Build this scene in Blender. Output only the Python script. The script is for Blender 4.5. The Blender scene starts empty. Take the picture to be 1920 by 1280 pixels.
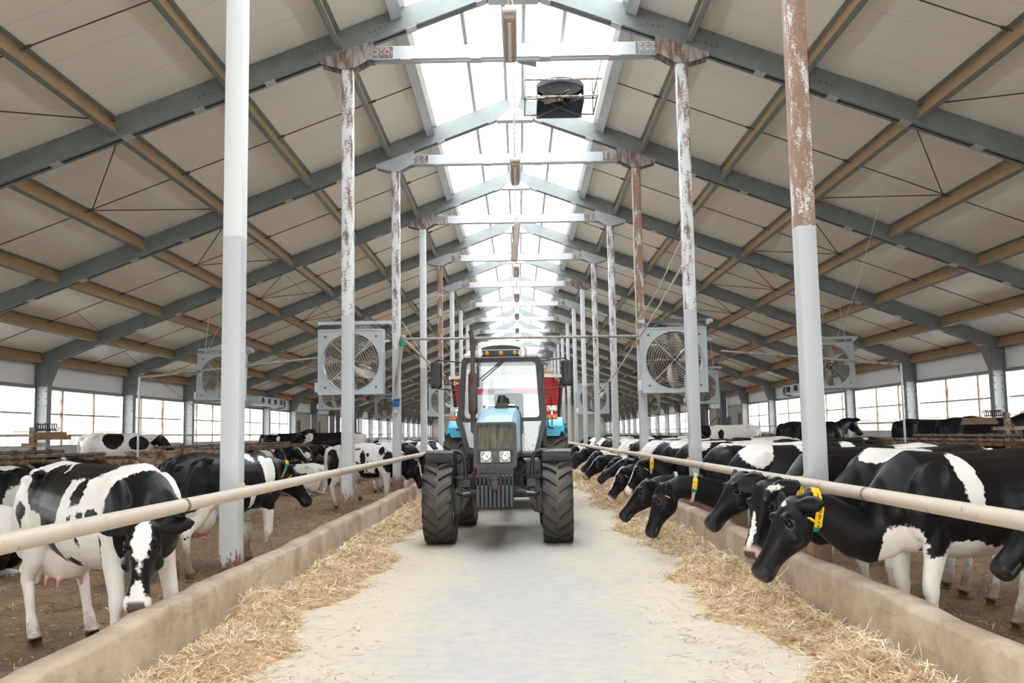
import bpy, math, random
import numpy as np
from mathutils import Vector, Matrix
PI = math.pi
random.seed(7)
SC = bpy.context.scene
COL = SC.collection
V = Vector

# ------------------------------------------------------------------ materials
def lin(r, g, b):
    def f(c):
        c /= 255.0
        return c / 12.92 if c <= 0.04045 else ((c + 0.055) / 1.055) ** 2.4
    return (f(r), f(g), f(b), 1.0)

class NT:
    def __init__(s, name):
        s.m = bpy.data.materials.new(name); s.m.use_nodes = True
        s.t = s.m.node_tree; s.t.nodes.clear()
        s.out = s.n('ShaderNodeOutputMaterial')
        s.b = s.n('ShaderNodeBsdfPrincipled')
        s.l(s.b.outputs[0], s.out.inputs[0])
        s.tc = None
    def n(s, typ, **kw):
        nd = s.t.nodes.new(typ)
        for k, v in kw.items():
            if k.startswith('_'):
                setattr(nd, k[1:], v)
            else:
                key = int(k[1:]) if k[0] == 'i' and k[1:].isdigit() else k.replace('_', ' ')
                nd.inputs[key].default_value = v
        return nd
    def l(s, a, b):
        s.t.links.new(a, b)
    def coord(s, kind='Object', scale=None):
        if s.tc is None: s.tc = s.n('ShaderNodeTexCoord')
        o = s.tc.outputs[kind]
        if kind == 'World':
            pass
        if scale:
            mp = s.n('ShaderNodeMapping'); mp.inputs['Scale'].default_value = scale
            s.l(o, mp.inputs[0]); return mp.outputs[0]
        return o
    def noise(s, scale, detail=4, rough=0.55, co=None, stretch=None):
        nz = s.n('ShaderNodeTexNoise', Scale=scale, Detail=detail, Roughness=rough)
        s.l(co if co is not None else s.coord('Object', stretch), nz.inputs['Vector'])
        return nz.outputs['Fac']
    def ramp(s, fac, stops, interp='LINEAR'):
        r = s.n('ShaderNodeValToRGB'); cr = r.color_ramp; cr.interpolation = interp
        while len(cr.elements) < len(stops): cr.elements.new(0.5)
        for e, (p, c) in zip(cr.elements, stops):
            e.position = p; e.color = c if not isinstance(c, (int, float)) else (c, c, c, 1)
        s.l(fac, r.inputs[0]); return r.outputs[0]
    def mix(s, fac, a, b, typ='MIX'):
        m = s.n('ShaderNodeMix', _data_type='RGBA', _blend_type=typ)
        for i, v in ((0, fac), (6, a), (7, b)):
            if isinstance(v, (int, float, tuple)): m.inputs[i].default_value = v
            else: s.l(v, m.inputs[i])
        return m.outputs[2]
    def math(s, op, a, b=0.0, c=0.0):
        m = s.n('ShaderNodeMath', _operation=op)
        for i, v in enumerate((a, b, c)):
            if isinstance(v, (int, float)): m.inputs[i].default_value = v
            else: s.l(v, m.inputs[i])
        return m.outputs[0]
    def attr(s, name, out='Fac'):
        a = s.n('ShaderNodeAttribute'); a.attribute_name = name
        return a.outputs[out]
    def bump(s, h, strength=0.3, dist=0.01):
        b = s.n('ShaderNodeBump', Strength=strength, Distance=dist)
        s.l(h, b.inputs['Height']); s.l(b.outputs[0], s.b.inputs['Normal'])
    def set(s, **kw):
        for k, v in kw.items():
            i = s.b.inputs[k.replace('_', ' ')]
            if isinstance(v, (int, float, tuple)): i.default_value = v
            else: s.l(v, i)
        return s.m

def plain(name, c, rough=0.5, metal=0.0, var=0.12, scale=8, bump=0.0, bscale=60, spec=0.5):
    t = NT(name)
    f = t.noise(scale, 5)
    a = tuple(max(0, x * (1 - var)) for x in c[:3]) + (1,)
    b = tuple(min(1, x * (1 + var)) for x in c[:3]) + (1,)
    t.set(Base_Color=t.ramp(f, [(0.3, a), (0.7, b)]), Roughness=rough, Metallic=metal, Specular_IOR_Level=spec)
    if bump: t.bump(t.noise(bscale, 3), bump, 0.01)
    return t.m

def rusty(name, paint, rust, amount, rough=0.5, zlo=None, zhi=None, scale=9, stretch=(1, 1, .25)):
    """paint with rust blotches; amount 0..1; zlo: below this object height the paint is clean"""
    t = NT(name)
    f = t.noise(scale, 8, 0.68, stretch=stretch)
    f2 = t.noise(scale * 6, 5, 0.7)
    s = t.math('ADD', t.math('MULTIPLY', f, 0.65), t.math('MULTIPLY', f2, 0.35))
    if zlo is not None:
        sep = t.n('ShaderNodeSeparateXYZ'); t.l(t.coord('Object'), sep.inputs[0])
        up = t.math('GREATER_THAN', sep.outputs[2], zlo)
        foot = t.math('LESS_THAN', sep.outputs[2], 0.75)
        footf = t.n('ShaderNodeMapRange', i1=0.9, i2=0.35, i3=-0.05, i4=0.36); t.l(sep.outputs[2], footf.inputs[0])
        s = t.math('ADD', s, t.math('MULTIPLY', t.math('SUBTRACT', 1.0, up), -0.35))
        s = t.math('ADD', s, t.math('MULTIPLY', foot, t.math('ADD', footf.outputs[0], 0.25)))
    th = 0.70 - 0.35 * amount
    m = t.ramp(s, [(th - 0.02, 0.0), (th + 0.05, 1.0)])
    rc = t.mix(t.noise(22, 4), rust, tuple(x * 0.45 for x in rust[:3]) + (1,))
    pc = t.mix(t.noise(3, 3), paint, tuple(x * 0.86 for x in paint[:3]) + (1,))
    if zlo is not None: pc = t.mix(up, pc, lin(216, 219, 221))
    t.set(Base_Color=t.mix(m, pc, rc), Roughness=t.ramp(m, [(0, rough), (1, 0.85)]), Metallic=0.0)
    t.bump(s, 0.12, 0.01)
    return t.m

M = {}
M['steel_frame'] = plain('grey_painted_rafter_steel', lin(120, 126, 127), 0.42, 0.1, 0.10, 3)
M['steel_light'] = plain('galvanised_steel', lin(186, 192, 196), 0.4, 0.35, 0.08, 3)
M['steel_wall'] = plain('pale_wall_post_paint', lin(196, 202, 206), 0.5, 0.1, 0.06, 3)
M['tan_steel'] = plain('tan_purlin_steel', lin(164, 138, 106), 0.5, 0.1, 0.10, 2)  # tan for the purlin webs; their flanges take a separate grey
M['rod'] = plain('rusted_tie_rod', lin(84, 70, 60), 0.7, 0.2)
PAINT = lin(196, 200, 204); RUST = lin(134, 98, 82)
M['column_clean'] = rusty('grey_column_paint', PAINT, RUST, 0.10, zlo=3.5)
M['column_some'] = rusty('grey_column_paint_spotted_rust', PAINT, lin(158, 126, 110), 0.56, zlo=3.5)
M['column_rusty'] = rusty('grey_column_paint_heavy_rust', PAINT, lin(172, 140, 124), 0.78, zlo=3.5)
M['rust_bits'] = rusty('rusted_plate', lin(164, 160, 156), lin(136, 108, 94), 0.62)
M['pipe_cream'] = rusty('cream_rail_paint', lin(206, 192, 176), lin(170, 142, 118), 0.30, 0.55, scale=7, stretch=(1, 1, 1))
M['pipe_brown'] = rusty('worn_stall_pipe', lin(128, 112, 94), lin(104, 72, 52), 0.6, 0.6)
M['pipe_grey'] = rusty('grey_water_pipe', lin(168, 160, 154), lin(132, 96, 78), 0.45, 0.5)
M['rust_panel'] = rusty('rust_stained_trough_steel', lin(168, 154, 138), lin(128, 82, 62), 0.56, 0.6, scale=3, stretch=(1, 1, 1))
M['grey_panel'] = plain('dull_grey_rubber_sheet', lin(112, 112, 116), 0.7, 0, 0.12)
M['white_panel'] = plain('white_eave_panel', lin(226, 226, 226), 0.5, 0, 0.03)
M['rust_frame'] = rusty('window_bar_paint', lin(206, 190, 170), lin(150, 104, 76), 0.5, 0.6)
M['black_plastic'] = plain('black_plastic', lin(36, 37, 40), 0.42, 0, 0.15, 10)
M['black_metal'] = plain('black_frame_paint', lin(52, 54, 57), 0.4, 0.1, 0.15, 10)
M['dark_iron'] = plain('dark_cast_iron', lin(78, 79, 82), 0.55, 0.3, 0.2, 14, 0.2)
M['grime'] = rusty('greasy_chassis', lin(70, 68, 66), lin(96, 74, 58), 0.55, 0.6)
M['exhaust'] = rusty('burnt_exhaust_steel', lin(88, 78, 74), lin(92, 62, 50), 0.6, 0.55)
M['blue'] = plain('tractor_blue_paint', lin(158, 198, 218), 0.35, 0, 0.06, 4)
M['cyan'] = plain('fender_blue_paint', lin(30, 180, 222), 0.35, 0, 0.06, 4)
M['red'] = plain('wagon_red_paint', lin(206, 44, 52), 0.38, 0, 0.08, 3)
M['white_paint'] = plain('white_enamel', lin(232, 230, 226), 0.4, 0, 0.04, 3)
M['roof_white'] = plain('dusty_white_cab_roof', lin(224, 221, 214), 0.5, 0, 0.05, 5)
M['orange_lens'] = plain('orange_lens', lin(232, 120, 48), 0.2, 0, 0.06)
M['amber_lens'] = plain('amber_lens', lin(205, 140, 60), 0.2, 0, 0.06)
M['lens'] = plain('clear_lamp_lens', lin(226, 228, 228), 0.12, 0.3, 0.08, 40)
M['chrome'] = plain('chrome', lin(215, 216, 218), 0.15, 1.0, 0.03)
M['fan_case'] = plain('fan_case_steel', lin(188, 200, 205), 0.4, 0.15, 0.05, 3)
M['fan_blade'] = plain('fan_blade_steel', lin(150, 140, 128), 0.28, 0.75, 0.25, 5)
M['wire'] = plain('guard_wire', lin(190, 188, 182), 0.4, 0.4, 0.06)
M['cable_white'] = plain('white_rope', lin(206, 196, 184), 0.7, 0, 0.1)
M['cable_dark'] = plain('dark_wire', lin(70, 66, 62), 0.6)
M['lamp_lens'] = plain('dusty_lamp_diffuser', lin(170, 152, 138), 0.5, 0, 0.10, 12)
M['lamp_body'] = plain('lamp_body_white', lin(214, 208, 200), 0.5)
M['duct'] = plain('white_duct', lin(228, 230, 232), 0.45, 0, 0.04, 4)
M['dark_duct'] = plain('dark_duct_inside', lin(44, 48, 54), 0.6)
M['valve_blue'] = plain('blue_valve', lin(40, 92, 160), 0.4)
M['orange_paint'] = plain('orange_paint', lin(226, 110, 40), 0.5)
M['timber'] = plain('weathered_timber', lin(132, 108, 86), 0.8, 0, 0.2, 12)
M['yellow_tag'] = plain('yellow_plastic_tag', lin(240, 196, 36), 0.4, 0, 0.05)
M['green_tag'] = plain('green_plastic_tag', lin(34, 140, 118), 0.4, 0, 0.06)
M['digit'] = plain('black_digit', lin(34, 30, 26), 0.6)
M['strap_tan'] = plain('tan_collar_strap', lin(192, 166, 140), 0.7, 0, 0.08)
M['strap_grey'] = plain('grey_collar_strap', lin(196, 188, 178), 0.7, 0, 0.08)
M['eye'] = plain('cow_eye', lin(14, 11, 11), 0.22, 0, 0.05, spec=.3)
M['masonry'] = plain('grey_masonry', lin(176, 174, 168), 0.85, 0, 0.12, 5)
M['dark_opening'] = plain('dark_partition', lin(58, 58, 60), 0.7)
M['dark_post'] = plain('dark_blue_grey_post', lin(72, 82, 94), 0.5)
M['seat_cloth'] = plain('dark_seat_cloth', lin(46, 46, 50), 0.85)
M['outside_wall'] = plain('outside_wall', lin(232, 214, 204), 0.9)
M['outside_eave'] = plain('outside_eave', lin(98, 76, 52), 0.9)
M['outside_leaf'] = plain('outside_leaf', lin(70, 92, 62), 0.9)

def mk_glass(name, tint, gloss, rough=0.03):
    t = NT(name); t.t.nodes.remove(t.b)
    tr = t.n('ShaderNodeBsdfTransparent', Color=tint)
    gl = t.n('ShaderNodeBsdfGlossy', Color=(1, 1, 1, 1), Roughness=rough)
    fr = t.n('ShaderNodeFresnel', IOR=1.45)
    mx = t.n('ShaderNodeMixShader')
    f = t.math('ADD', t.math('MULTIPLY', fr.outputs[0], 0.8), gloss)
    t.l(f, mx.inputs[0]); t.l(tr.outputs[0], mx.inputs[1]); t.l(gl.outputs[0], mx.inputs[2])
    t.l(mx.outputs[0], t.out.inputs[0]); return t.m
M['pane'] = mk_glass('window_glass', (0.97, 0.98, 0.98, 1), 0.0)

def mk_skylight():
    t = NT('polycarbonate_skylight'); t.t.nodes.remove(t.b)
    tr = t.n('ShaderNodeBsdfTransparent', Color=(0.90, 0.93, 0.95, 1))
    tl = t.n('ShaderNodeBsdfTranslucent', Color=(0.92, 0.94, 0.95, 1))
    mx = t.n('ShaderNodeMixShader', i0=0.25)
    t.l(tr.outputs[0], mx.inputs[1]); t.l(tl.outputs[0], mx.inputs[2]); t.l(mx.outputs[0], t.out.inputs[0])
    return t.m
M['skylight'] = mk_skylight()

def mk_windscreen():
    t = NT('dusty_cab_glass'); t.t.nodes.remove(t.b)
    tr = t.n('ShaderNodeBsdfTransparent', Color=(0.90, 0.94, 0.96, 1))
    gl = t.n('ShaderNodeBsdfGlossy', Color=(1, 1, 1, 1), Roughness=0.04)
    df = t.n('ShaderNodeBsdfDiffuse', Color=(0.80, 0.82, 0.84, 1))
    m1 = t.n('ShaderNodeMixShader', i0=0.03)
    t.l(tr.outputs[0], m1.inputs[1]); t.l(gl.outputs[0], m1.inputs[2])
    dust = t.ramp(t.noise(55, 4, 0.7), [(0.45, 0.02), (0.7, 0.4)])
    big = t.ramp(t.noise(2.2, 2), [(0.35, 0.15), (0.65, 0.9)])
    m2 = t.n('ShaderNodeMixShader')
    t.l(t.math('MULTIPLY', dust, big), m2.inputs[0]); t.l(m1.outputs[0], m2.inputs[1]); t.l(df.outputs[0], m2.inputs[2])
    t.l(m2.outputs[0], t.out.inputs[0]); return t.m
M['windscreen'] = mk_windscreen()

def mk_roof():
    t = NT('beige_roof_panel')
    co = t.coord('Object')
    sep = t.n('ShaderNodeSeparateXYZ'); t.l(co, sep.inputs[0])
    w = t.n('ShaderNodeTexWave', _bands_direction='Y', Scale=9.0, Distortion=0.3, Detail=1.0)
    t.l(co, w.inputs['Vector'])
    seam = t.math('LESS_THAN', t.math('ABSOLUTE', t.math('SUBTRACT', t.math('FRACT', t.math('MULTIPLY', sep.outputs[1], 1 / 1.2)), 0.5)), 0.006)
    base = t.mix(t.noise(0.5, 4, stretch=(0.25, 1, 1)), lin(236, 232, 226), lin(246, 243, 238))
    base = t.mix(t.math('MULTIPLY', seam, 0.35), base, lin(150, 140, 130))
    t.set(Base_Color=base, Roughness=0.33, Specular_IOR_Level=0.6)
    t.bump(w.outputs['Fac'], 0.05, 0.02)
    return t.m
M['roof'] = mk_roof()

def mk_floor():
    t = NT('swept_concrete_with_straw_dust')
    co = t.coord('Object')
    sep = t.n('ShaderNodeSeparateXYZ'); t.l(co, sep.inputs[0])
    n1 = t.noise(0.7, 5, 0.6, stretch=(1, .35, 1)); n2 = t.noise(90, 5, 0.75); n3 = t.noise(7, 6, 0.7)
    ax = t.math('ABSOLUTE', sep.outputs[0])
    d = t.math('ADD', t.math('MULTIPLY', ax, 0.42), t.math('MULTIPLY', t.math('SUBTRACT', n1, 0.5), 1.5))
    d = t.math('ADD', d, t.math('MULTIPLY', t.math('SUBTRACT', n3, 0.5), 0.9))
    dust = t.ramp(d, [(0.06, 0.0), (0.52, 1.0)])
    conc = t.mix(n3, lin(178, 176, 173), lin(202, 199, 195))
    straw = t.mix(n2, lin(204, 190, 170), lin(222, 212, 196))
    c = t.mix(dust, conc, straw)
    fl = t.ramp(n2, [(0.57, 0.0), (0.68, 1.0)])
    c = t.mix(t.math('MULTIPLY', fl, t.math('ADD', 0.12, t.math('MULTIPLY', dust, 0.55))), c, lin(172, 138, 98))
    c = t.mix(t.ramp(n2, [(0.30, 0.5), (0.42, 0.0)]), c, lin(150, 142, 134))
    t.set(Base_Color=c, Roughness=0.8)
    t.bump(t.math('ADD', n2, n3), 0.15, 0.01)
    return t.m
M['floor'] = mk_floor()

def mk_dirt():
    t = NT('trodden_manure_floor')
    n1 = t.noise(1.6, 7, 0.65); n2 = t.noise(38, 6, 0.75); n3 = t.noise(9, 6, 0.7)
    c = t.ramp(n1, [(0.3, lin(92, 74, 56)), (0.5, lin(134, 110, 84)), (0.72, lin(168, 140, 108))])
    c = t.mix(t.ramp(n2, [(0.56, 0.0), (0.68, 0.75)]), c, lin(190, 164, 122))
    c = t.mix(t.ramp(n3, [(0.32, 0.7), (0.45, 0.0)]), c, lin(58, 46, 36))
    t.set(Base_Color=c, Roughness=t.ramp(n1, [(0.38, 0.32), (0.55, 0.85)]))
    t.bump(t.math('ADD', t.math('MULTIPLY', n3, 1.5), n2), 0.7, 0.03)
    return t.m
M['dirt'] = mk_dirt()

def mk_kerb():
    t = NT('worn_concrete_kerb')
    n1 = t.noise(2.2, 6, 0.65); n2 = t.noise(40, 5, 0.7); n3 = t.noise(5, 6, 0.7, stretch=(1, .3, 1.6))
    c = t.ramp(n1, [(0.3, lin(158, 136, 116)), (0.55, lin(188, 168, 147)), (0.75, lin(208, 192, 173))])
    c = t.mix(t.ramp(n3, [(0.55, 0.0), (0.72, 0.55)]), c, lin(140, 108, 84))
    c = t.mix(t.ramp(n2, [(0.60, 0), (0.75, 0.4)]), c, lin(112, 92, 76))
    t.set(Base_Color=c, Roughness=0.85)
    t.bump(t.math('ADD', n2, t.math('MULTIPLY', n1, 2)), 0.35, 0.02)
    return t.m
M['kerb'] = mk_kerb()

def mk_straw():
    t = NT('chopped_straw')
    a = t.attr('shade')
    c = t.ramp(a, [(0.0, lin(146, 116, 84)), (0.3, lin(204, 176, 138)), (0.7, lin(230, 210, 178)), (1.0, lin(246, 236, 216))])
    t.set(Base_Color=c, Roughness=0.75, Specular_IOR_Level=0.25)
    return t.m
M['straw'] = mk_straw()

def mk_tyre():
    t = NT('dusty_tyre_rubber')
    n1 = t.noise(7, 6, 0.7); n2 = t.noise(70, 5, 0.75)
    c = t.mix(n1, lin(40, 41, 43), lin(70, 69, 68))
    low = t.attr('groove')
    d = t.math('ADD', t.math('MULTIPLY', low, 0.34), t.math('MULTIPLY', n1, 0.62))
    c = t.mix(t.ramp(d, [(0.50, 0.0), (0.78, 0.7)]), c, lin(122, 100, 74))
    c = t.mix(t.ramp(n2, [(0.62, 0), (0.7, 0.5)]), c, lin(168, 146, 112))
    t.set(Base_Color=c, Roughness=0.5, Specular_IOR_Level=0.5)
    t.bump(n2, 0.2, 0.01)
    return t.m
M['tyre'] = mk_tyre()

def mk_grille():
    t = NT('dusty_radiator_grille')
    n1 = t.noise(9, 6, 0.7, stretch=(3, 1, .35))
    c = t.ramp(n1, [(0.35, lin(62, 60, 56)), (0.5, lin(112, 106, 94)), (0.68, lin(142, 134, 116))])
    t.set(Base_Color=c, Roughness=0.7)
    t.bump(t.noise(160, 1), 0.3, 0.01)
    return t.m
M['grille'] = mk_grille()

def mk_cow():
    t = NT('holstein_coat')
    p = t.attr('patch')
    e = t.math('ADD', p, t.math('MULTIPLY', t.math('SUBTRACT', t.noise(26, 4, 0.6), 0.5), 0.22))
    m = t.ramp(e, [(0.485, 0.0), (0.515, 1.0)])
    blk = t.mix(t.noise(5, 5, 0.6), lin(12, 11, 13), lin(30, 27, 28))
    wht = t.mix(t.noise(7, 4), lin(240, 237, 234), lin(226, 218, 209))
    c = t.mix(m, wht, blk)
    c = t.mix(t.attr('tint', 'Alpha'), c, t.attr('tint', 'Color'))
    dirt = t.attr('dirt')
    dn = t.math('ADD', dirt, t.math('MULTIPLY', t.math('SUBTRACT', t.noise(13, 6, 0.7), 0.5), 0.9))
    c = t.mix(t.ramp(dn, [(0.5, 0.0), (0.85, 0.8)]), c, lin(112, 90, 66))
    t.set(Base_Color=c, Roughness=0.36, Specular_IOR_Level=0.2)
    t.bump(t.math('ADD', t.noise(150, 3, 0.6, stretch=(1, 1, .4)), t.math('MULTIPLY', t.noise(6, 3, .5), 3.0)), 0.2, 0.012)
    return t.m
M['cow'] = mk_cow()
# ------------------------------------------------------------------ geometry helpers
class MB:
    """collects shapes and links them as ONE mesh object"""
    def __init__(s):
        s.v = []; s.f = []; s.mi = []; s.att = {}
    def add(s, vs, fs, m=0):
        o = len(s.v)
        s.v += [tuple(p) for p in vs]
        s.f += [tuple(i + o for i in f) for f in fs]
        s.mi += [m] * len(fs)
        return s
    def box(s, c, d, R=None, m=0, taper=None):
        """centre c, full sizes d, optional rotation matrix; taper=(tx,ty) scales the top"""
        hx, hy, hz = d[0] / 2, d[1] / 2, d[2] / 2
        tx, ty = taper or (1, 1)
        p = [(-hx, -hy, -hz), (hx, -hy, -hz), (hx, hy, -hz), (-hx, hy, -hz),
             (-hx * tx, -hy * ty, hz), (hx * tx, -hy * ty, hz), (hx * tx, hy * ty, hz), (-hx * tx, hy * ty, hz)]
        c = V(c)
        p = [c + (R @ V(q) if R else V(q)) for q in p]
        return s.add(p, [(0, 3, 2, 1), (4, 5, 6, 7), (0, 1, 5, 4), (1, 2, 6, 5), (2, 3, 7, 6), (3, 0, 4, 7)], m)
    def bbox(s, a, b, m=0):
        return s.box([(a[i] + b[i]) / 2 for i in range(3)], [abs(b[i] - a[i]) for i in range(3)], None, m)
    def rbox(s, c, d, r=0.01, R=None, m=0, n=3):
        """box with rounded vertical and horizontal edges (rounded-rectangle loft along z)"""
        hx, hy, hz = d[0] / 2, d[1] / 2, d[2] / 2
        r = min(r, hx * .99, hy * .99, hz * .99)
        rings = []
        prof = [(hz - r + r * math.sin(a), r - r * math.cos(a)) for a in [PI / 2 * i / n for i in range(n + 1)]]
        zs = [(-z, q) for z, q in reversed(prof)] + prof
        for z, q in zs:
            ring = []
            for k, (sx, sy) in enumerate(((1, 1), (-1, 1), (-1, -1), (1, -1))):
                for i in range(n + 1):
                    a = PI / 2 * k + PI / 2 * i / n
                    rr = r - q * 0.999
                    ring.append((sx * (hx - r) + rr * math.cos(a), sy * (hy - r) + rr * math.sin(a), z))
            rings.append(ring)
        c = V(c)
        rings = [[c + (R @ V(p) if R else V(p)) for p in ring] for ring in rings]
        return s.loft(rings, m=m)
    def loft(s, rings, cap=True, closed=True, m=0):
        n = len(rings[0]); vs = [p for r in rings for p in r]; fs = []
        for i in range(len(rings) - 1):
            for j in range(n if closed else n - 1):
                k = (j + 1) % n
                fs.append((i * n + j, i * n + k, (i + 1) * n + k, (i + 1) * n + j))
        if cap:
            fs.append(tuple(reversed(range(n)))); fs.append(tuple((len(rings) - 1) * n + j for j in range(n)))
        return s.add(vs, fs, m)
    def tube(s, pts, r, n=8, m=0, cap=True, r2=None):
        """round tube along a polyline; r a number or a list"""
        pts = [V(p) for p in pts]; rs = r if isinstance(r, (list, tuple)) else [r] * len(pts)
        rings = []; up = None
        for i, p in enumerate(pts):
            t = (pts[min(i + 1, len(pts) - 1)] - pts[max(i - 1, 0)]).normalized()
            if up is None:
                up = V((0, 0, 1)) if abs(t.z) < 0.9 else V((0, 1, 0))
            a = up - t * up.dot(t)
            if a.length < 1e-5: a = V((1, 0, 0)) - t * t.x
            a.normalize(); up = a; b = t.cross(a)
            rings.append([p + (a * math.cos(2 * PI * k / n) + b * math.sin(2 * PI * k / n)) * rs[i] for k in range(n)])
        return s.loft(rings, cap, True, m)
    def bar(s, a, b, w, h, m=0, up=(0, 0, 1)):
        """rectangular bar from a to b, width w (sideways), height h (towards up)"""
        a, b = V(a), V(b); t = (b - a).normalized(); u = V(up); u = (u - t * u.dot(t)).normalized(); sd = t.cross(u)
        R = Matrix((sd, t, u)).transposed()
        return s.box((a + b) / 2, (w, (b - a).length, h), R, m)
    def lathe(s, prof, axis='Z', n=24, c=(0, 0, 0), m=0, cap=False):
        rings = []
        for r, h in prof:
            ring = []
            for k in range(n):
                a = 2 * PI * k / n; x, y = r * math.cos(a), r * math.sin(a)
                q = {'Z': (x, y, h), 'X': (h, x, y), 'Y': (y, h, x)}[axis]
                ring.append((q[0] + c[0], q[1] + c[1], q[2] + c[2]))
            rings.append(ring)
        return s.loft(rings, cap, True, m)
    def ball(s, c, r, n=12, k=8, m=0, R=None):
        if not isinstance(r, (list, tuple)): r = (r, r, r)
        c = V(c); rings = []
        for i in range(k + 1):
            th = PI * (i + 0.02) / (k + 0.04)
            rings.append([c + (R @ V(q) if R else V(q)) for q in
                          [(r[0] * math.sin(th) * math.cos(2 * PI * j / n), r[1] * math.sin(th) * math.sin(2 * PI * j / n), -r[2] * math.cos(th)) for j in range(n)]])
        return s.loft(rings, True, True, m)
    def prism(s, poly, y0, y1, axis='Y', m=0):
        """2-D outline extruded; axis Y: poly is (x,z); X: (y,z); Z: (x,y)"""
        def P(p, h):
            return {'Y': (p[0], h, p[1]), 'X': (h, p[0], p[1]), 'Z': (p[0], p[1], h)}[axis]
        return s.loft([[P(p, y0) for p in poly], [P(p, y1) for p in poly]], True, True, m)
    def frame(s, outer, inner, y0, y1, m=0):
        """flat ring between two outlines (x,z) of equal count, thick y0..y1"""
        n = len(outer)
        r = [[(p[0], y0, p[1]) for p in outer], [(p[0], y1, p[1]) for p in outer],
             [(p[0], y1, p[1]) for p in inner], [(p[0], y0, p[1]) for p in inner]]
        r.append(r[0])
        return s.loft(r, False, True, m)
    def xf(s, mat):
        s.v = [tuple(mat @ V(p)) for p in s.v]; return s
    def build(s, name, mats, parent=None, smooth=None, fix=True):
        me = bpy.data.meshes.new(name)
        me.from_pydata(s.v, [], s.f)
        if not isinstance(mats, (list, tuple)): mats = [mats]
        for m in mats: me.materials.append(m)
        if len(mats) > 1: me.polygons.foreach_set('material_index', s.mi)
        me.update()
        if fix:
            import bmesh
            bm = bmesh.new(); bm.from_mesh(me); bmesh.ops.recalc_face_normals(bm, faces=bm.faces); bm.to_mesh(me); bm.free()
        if smooth is not None:
            me.shade_smooth()
            if smooth < 179: me.set_sharp_from_angle(angle=math.radians(smooth))
        o = bpy.data.objects.new(name, me); COL.objects.link(o)
        if parent: o.parent = parent
        return o

def tag(o, label=None, cat=None, group=None, kind=None):
    if label: o['label'] = label
    if cat: o['category'] = cat
    if group: o['group'] = group
    if kind: o['kind'] = kind
    return o
def struct(name, mb, mats, smooth=None, label=None, cat=None):
    o = mb.build(name, mats, None, smooth); o['kind'] = 'structure'
    return tag(o, label, cat)
def empty(name, loc=(0, 0, 0), rz=0, label=None, cat=None, group=None):
    o = bpy.data.objects.new(name, None); COL.objects.link(o); o.empty_display_size = 0.1
    o.location = loc; o.rotation_euler = (0, 0, rz)
    return tag(o, label, cat, group)
def copy_tree(o, parent=None):
    c = o.copy(); COL.objects.link(c); c.parent = parent
    for ch in list(o.children): copy_tree(ch, c)
    return c
def bez(p0, p1, p2, p3, n):
    p0, p1, p2, p3 = V(p0), V(p1), V(p2), V(p3)
    return [p0 * (1 - t) ** 3 + p1 * 3 * t * (1 - t) ** 2 + p2 * 3 * t * t * (1 - t) + p3 * t ** 3 for t in [i / n for i in range(n + 1)]]
def bend(pts, r, n=5):
    """round the corners of a polyline with radius about r"""
    pts = [V(p) for p in pts]; out = [pts[0]]
    for i in range(1, len(pts) - 1):
        a, b, c = pts[i - 1], pts[i], pts[i + 1]
        d1 = min(r, (a - b).length * .49); d2 = min(r, (c - b).length * .49)
        p, q = b + (a - b).normalized() * d1, b + (c - b).normalized() * d2
        out += [p * (1 - t) ** 2 + b * 2 * t * (1 - t) + q * t * t for t in [k / n for k in range(n + 1)]]
    return out + [pts[-1]]
def rrect(x0, z0, x1, z1, r, n=4):
    out = []
    for k, (cx, cz) in enumerate(((x1 - r, z1 - r), (x0 + r, z1 - r), (x0 + r, z0 + r), (x1 - r, z0 + r))):
        for i in range(n + 1):
            a = PI / 2 * (k + i / n); out.append((cx + r * math.cos(a), cz + r * math.sin(a)))
    return out
_txt = {}
def text_geo(ch, size):
    """vertices and faces of a flat glyph, in the x-y plane, centred"""
    if ch not in _txt:
        cu = bpy.data.curves.new('glyph', 'FONT'); cu.body = ch; cu.align_x = 'CENTER'; cu.align_y = 'CENTER'; cu.resolution_u = 3
        o = bpy.data.objects.new('glyph', cu); COL.objects.link(o)
        me = bpy.data.meshes.new_from_object(o.evaluated_get(bpy.context.evaluated_depsgraph_get()))
        _txt[ch] = ([tuple(v.co) for v in me.vertices], [tuple(p.vertices) for p in me.polygons])
        bpy.data.objects.remove(o); bpy.data.meshes.remove(me); bpy.data.curves.remove(cu)
    vs, fs = _txt[ch]
    return [(x * size, y * size, 0) for x, y, z in vs], fs

# ------------------------------------------------------------------ world, camera
w = bpy.data.worlds.new('overcast'); SC.world = w; w.use_nodes = True
bg = w.node_tree.nodes['Background']; bg.inputs[0].default_value = (1.0, 1.0, 0.992, 1); bg.inputs[1].default_value = 8.0
SC.view_settings.view_transform = 'Standard'; SC.view_settings.look = 'None'
SC.view_settings.exposure = 0.0; SC.view_settings.gamma = 1.0
SC.cycles.use_denoising = True
SC.cycles.max_bounces = 10; SC.cycles.diffuse_bounces = 6; SC.cycles.transparent_max_bounces = 16
SC.cycles.sample_clamp_indirect = 12
cam = bpy.data.cameras.new('camera'); co = bpy.data.objects.new('camera', cam); COL.objects.link(co); SC.camera = co
cam.sensor_width = 36; cam.lens = 1740.6 / 1920 * 36; cam.clip_end = 400; cam.clip_start = .05
_p, _r, _y = 0.0992, -0.0169, -0.0053
F = V((math.sin(_y) * math.cos(_p), math.cos(_y) * math.cos(_p), math.sin(_p)))
Rv = V((math.cos(_y), -math.sin(_y), 0)); U = Rv.cross(F)
R2 = Rv * math.cos(_r) + U * math.sin(_r); U2 = U * math.cos(_r) - Rv * math.sin(_r)
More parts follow.
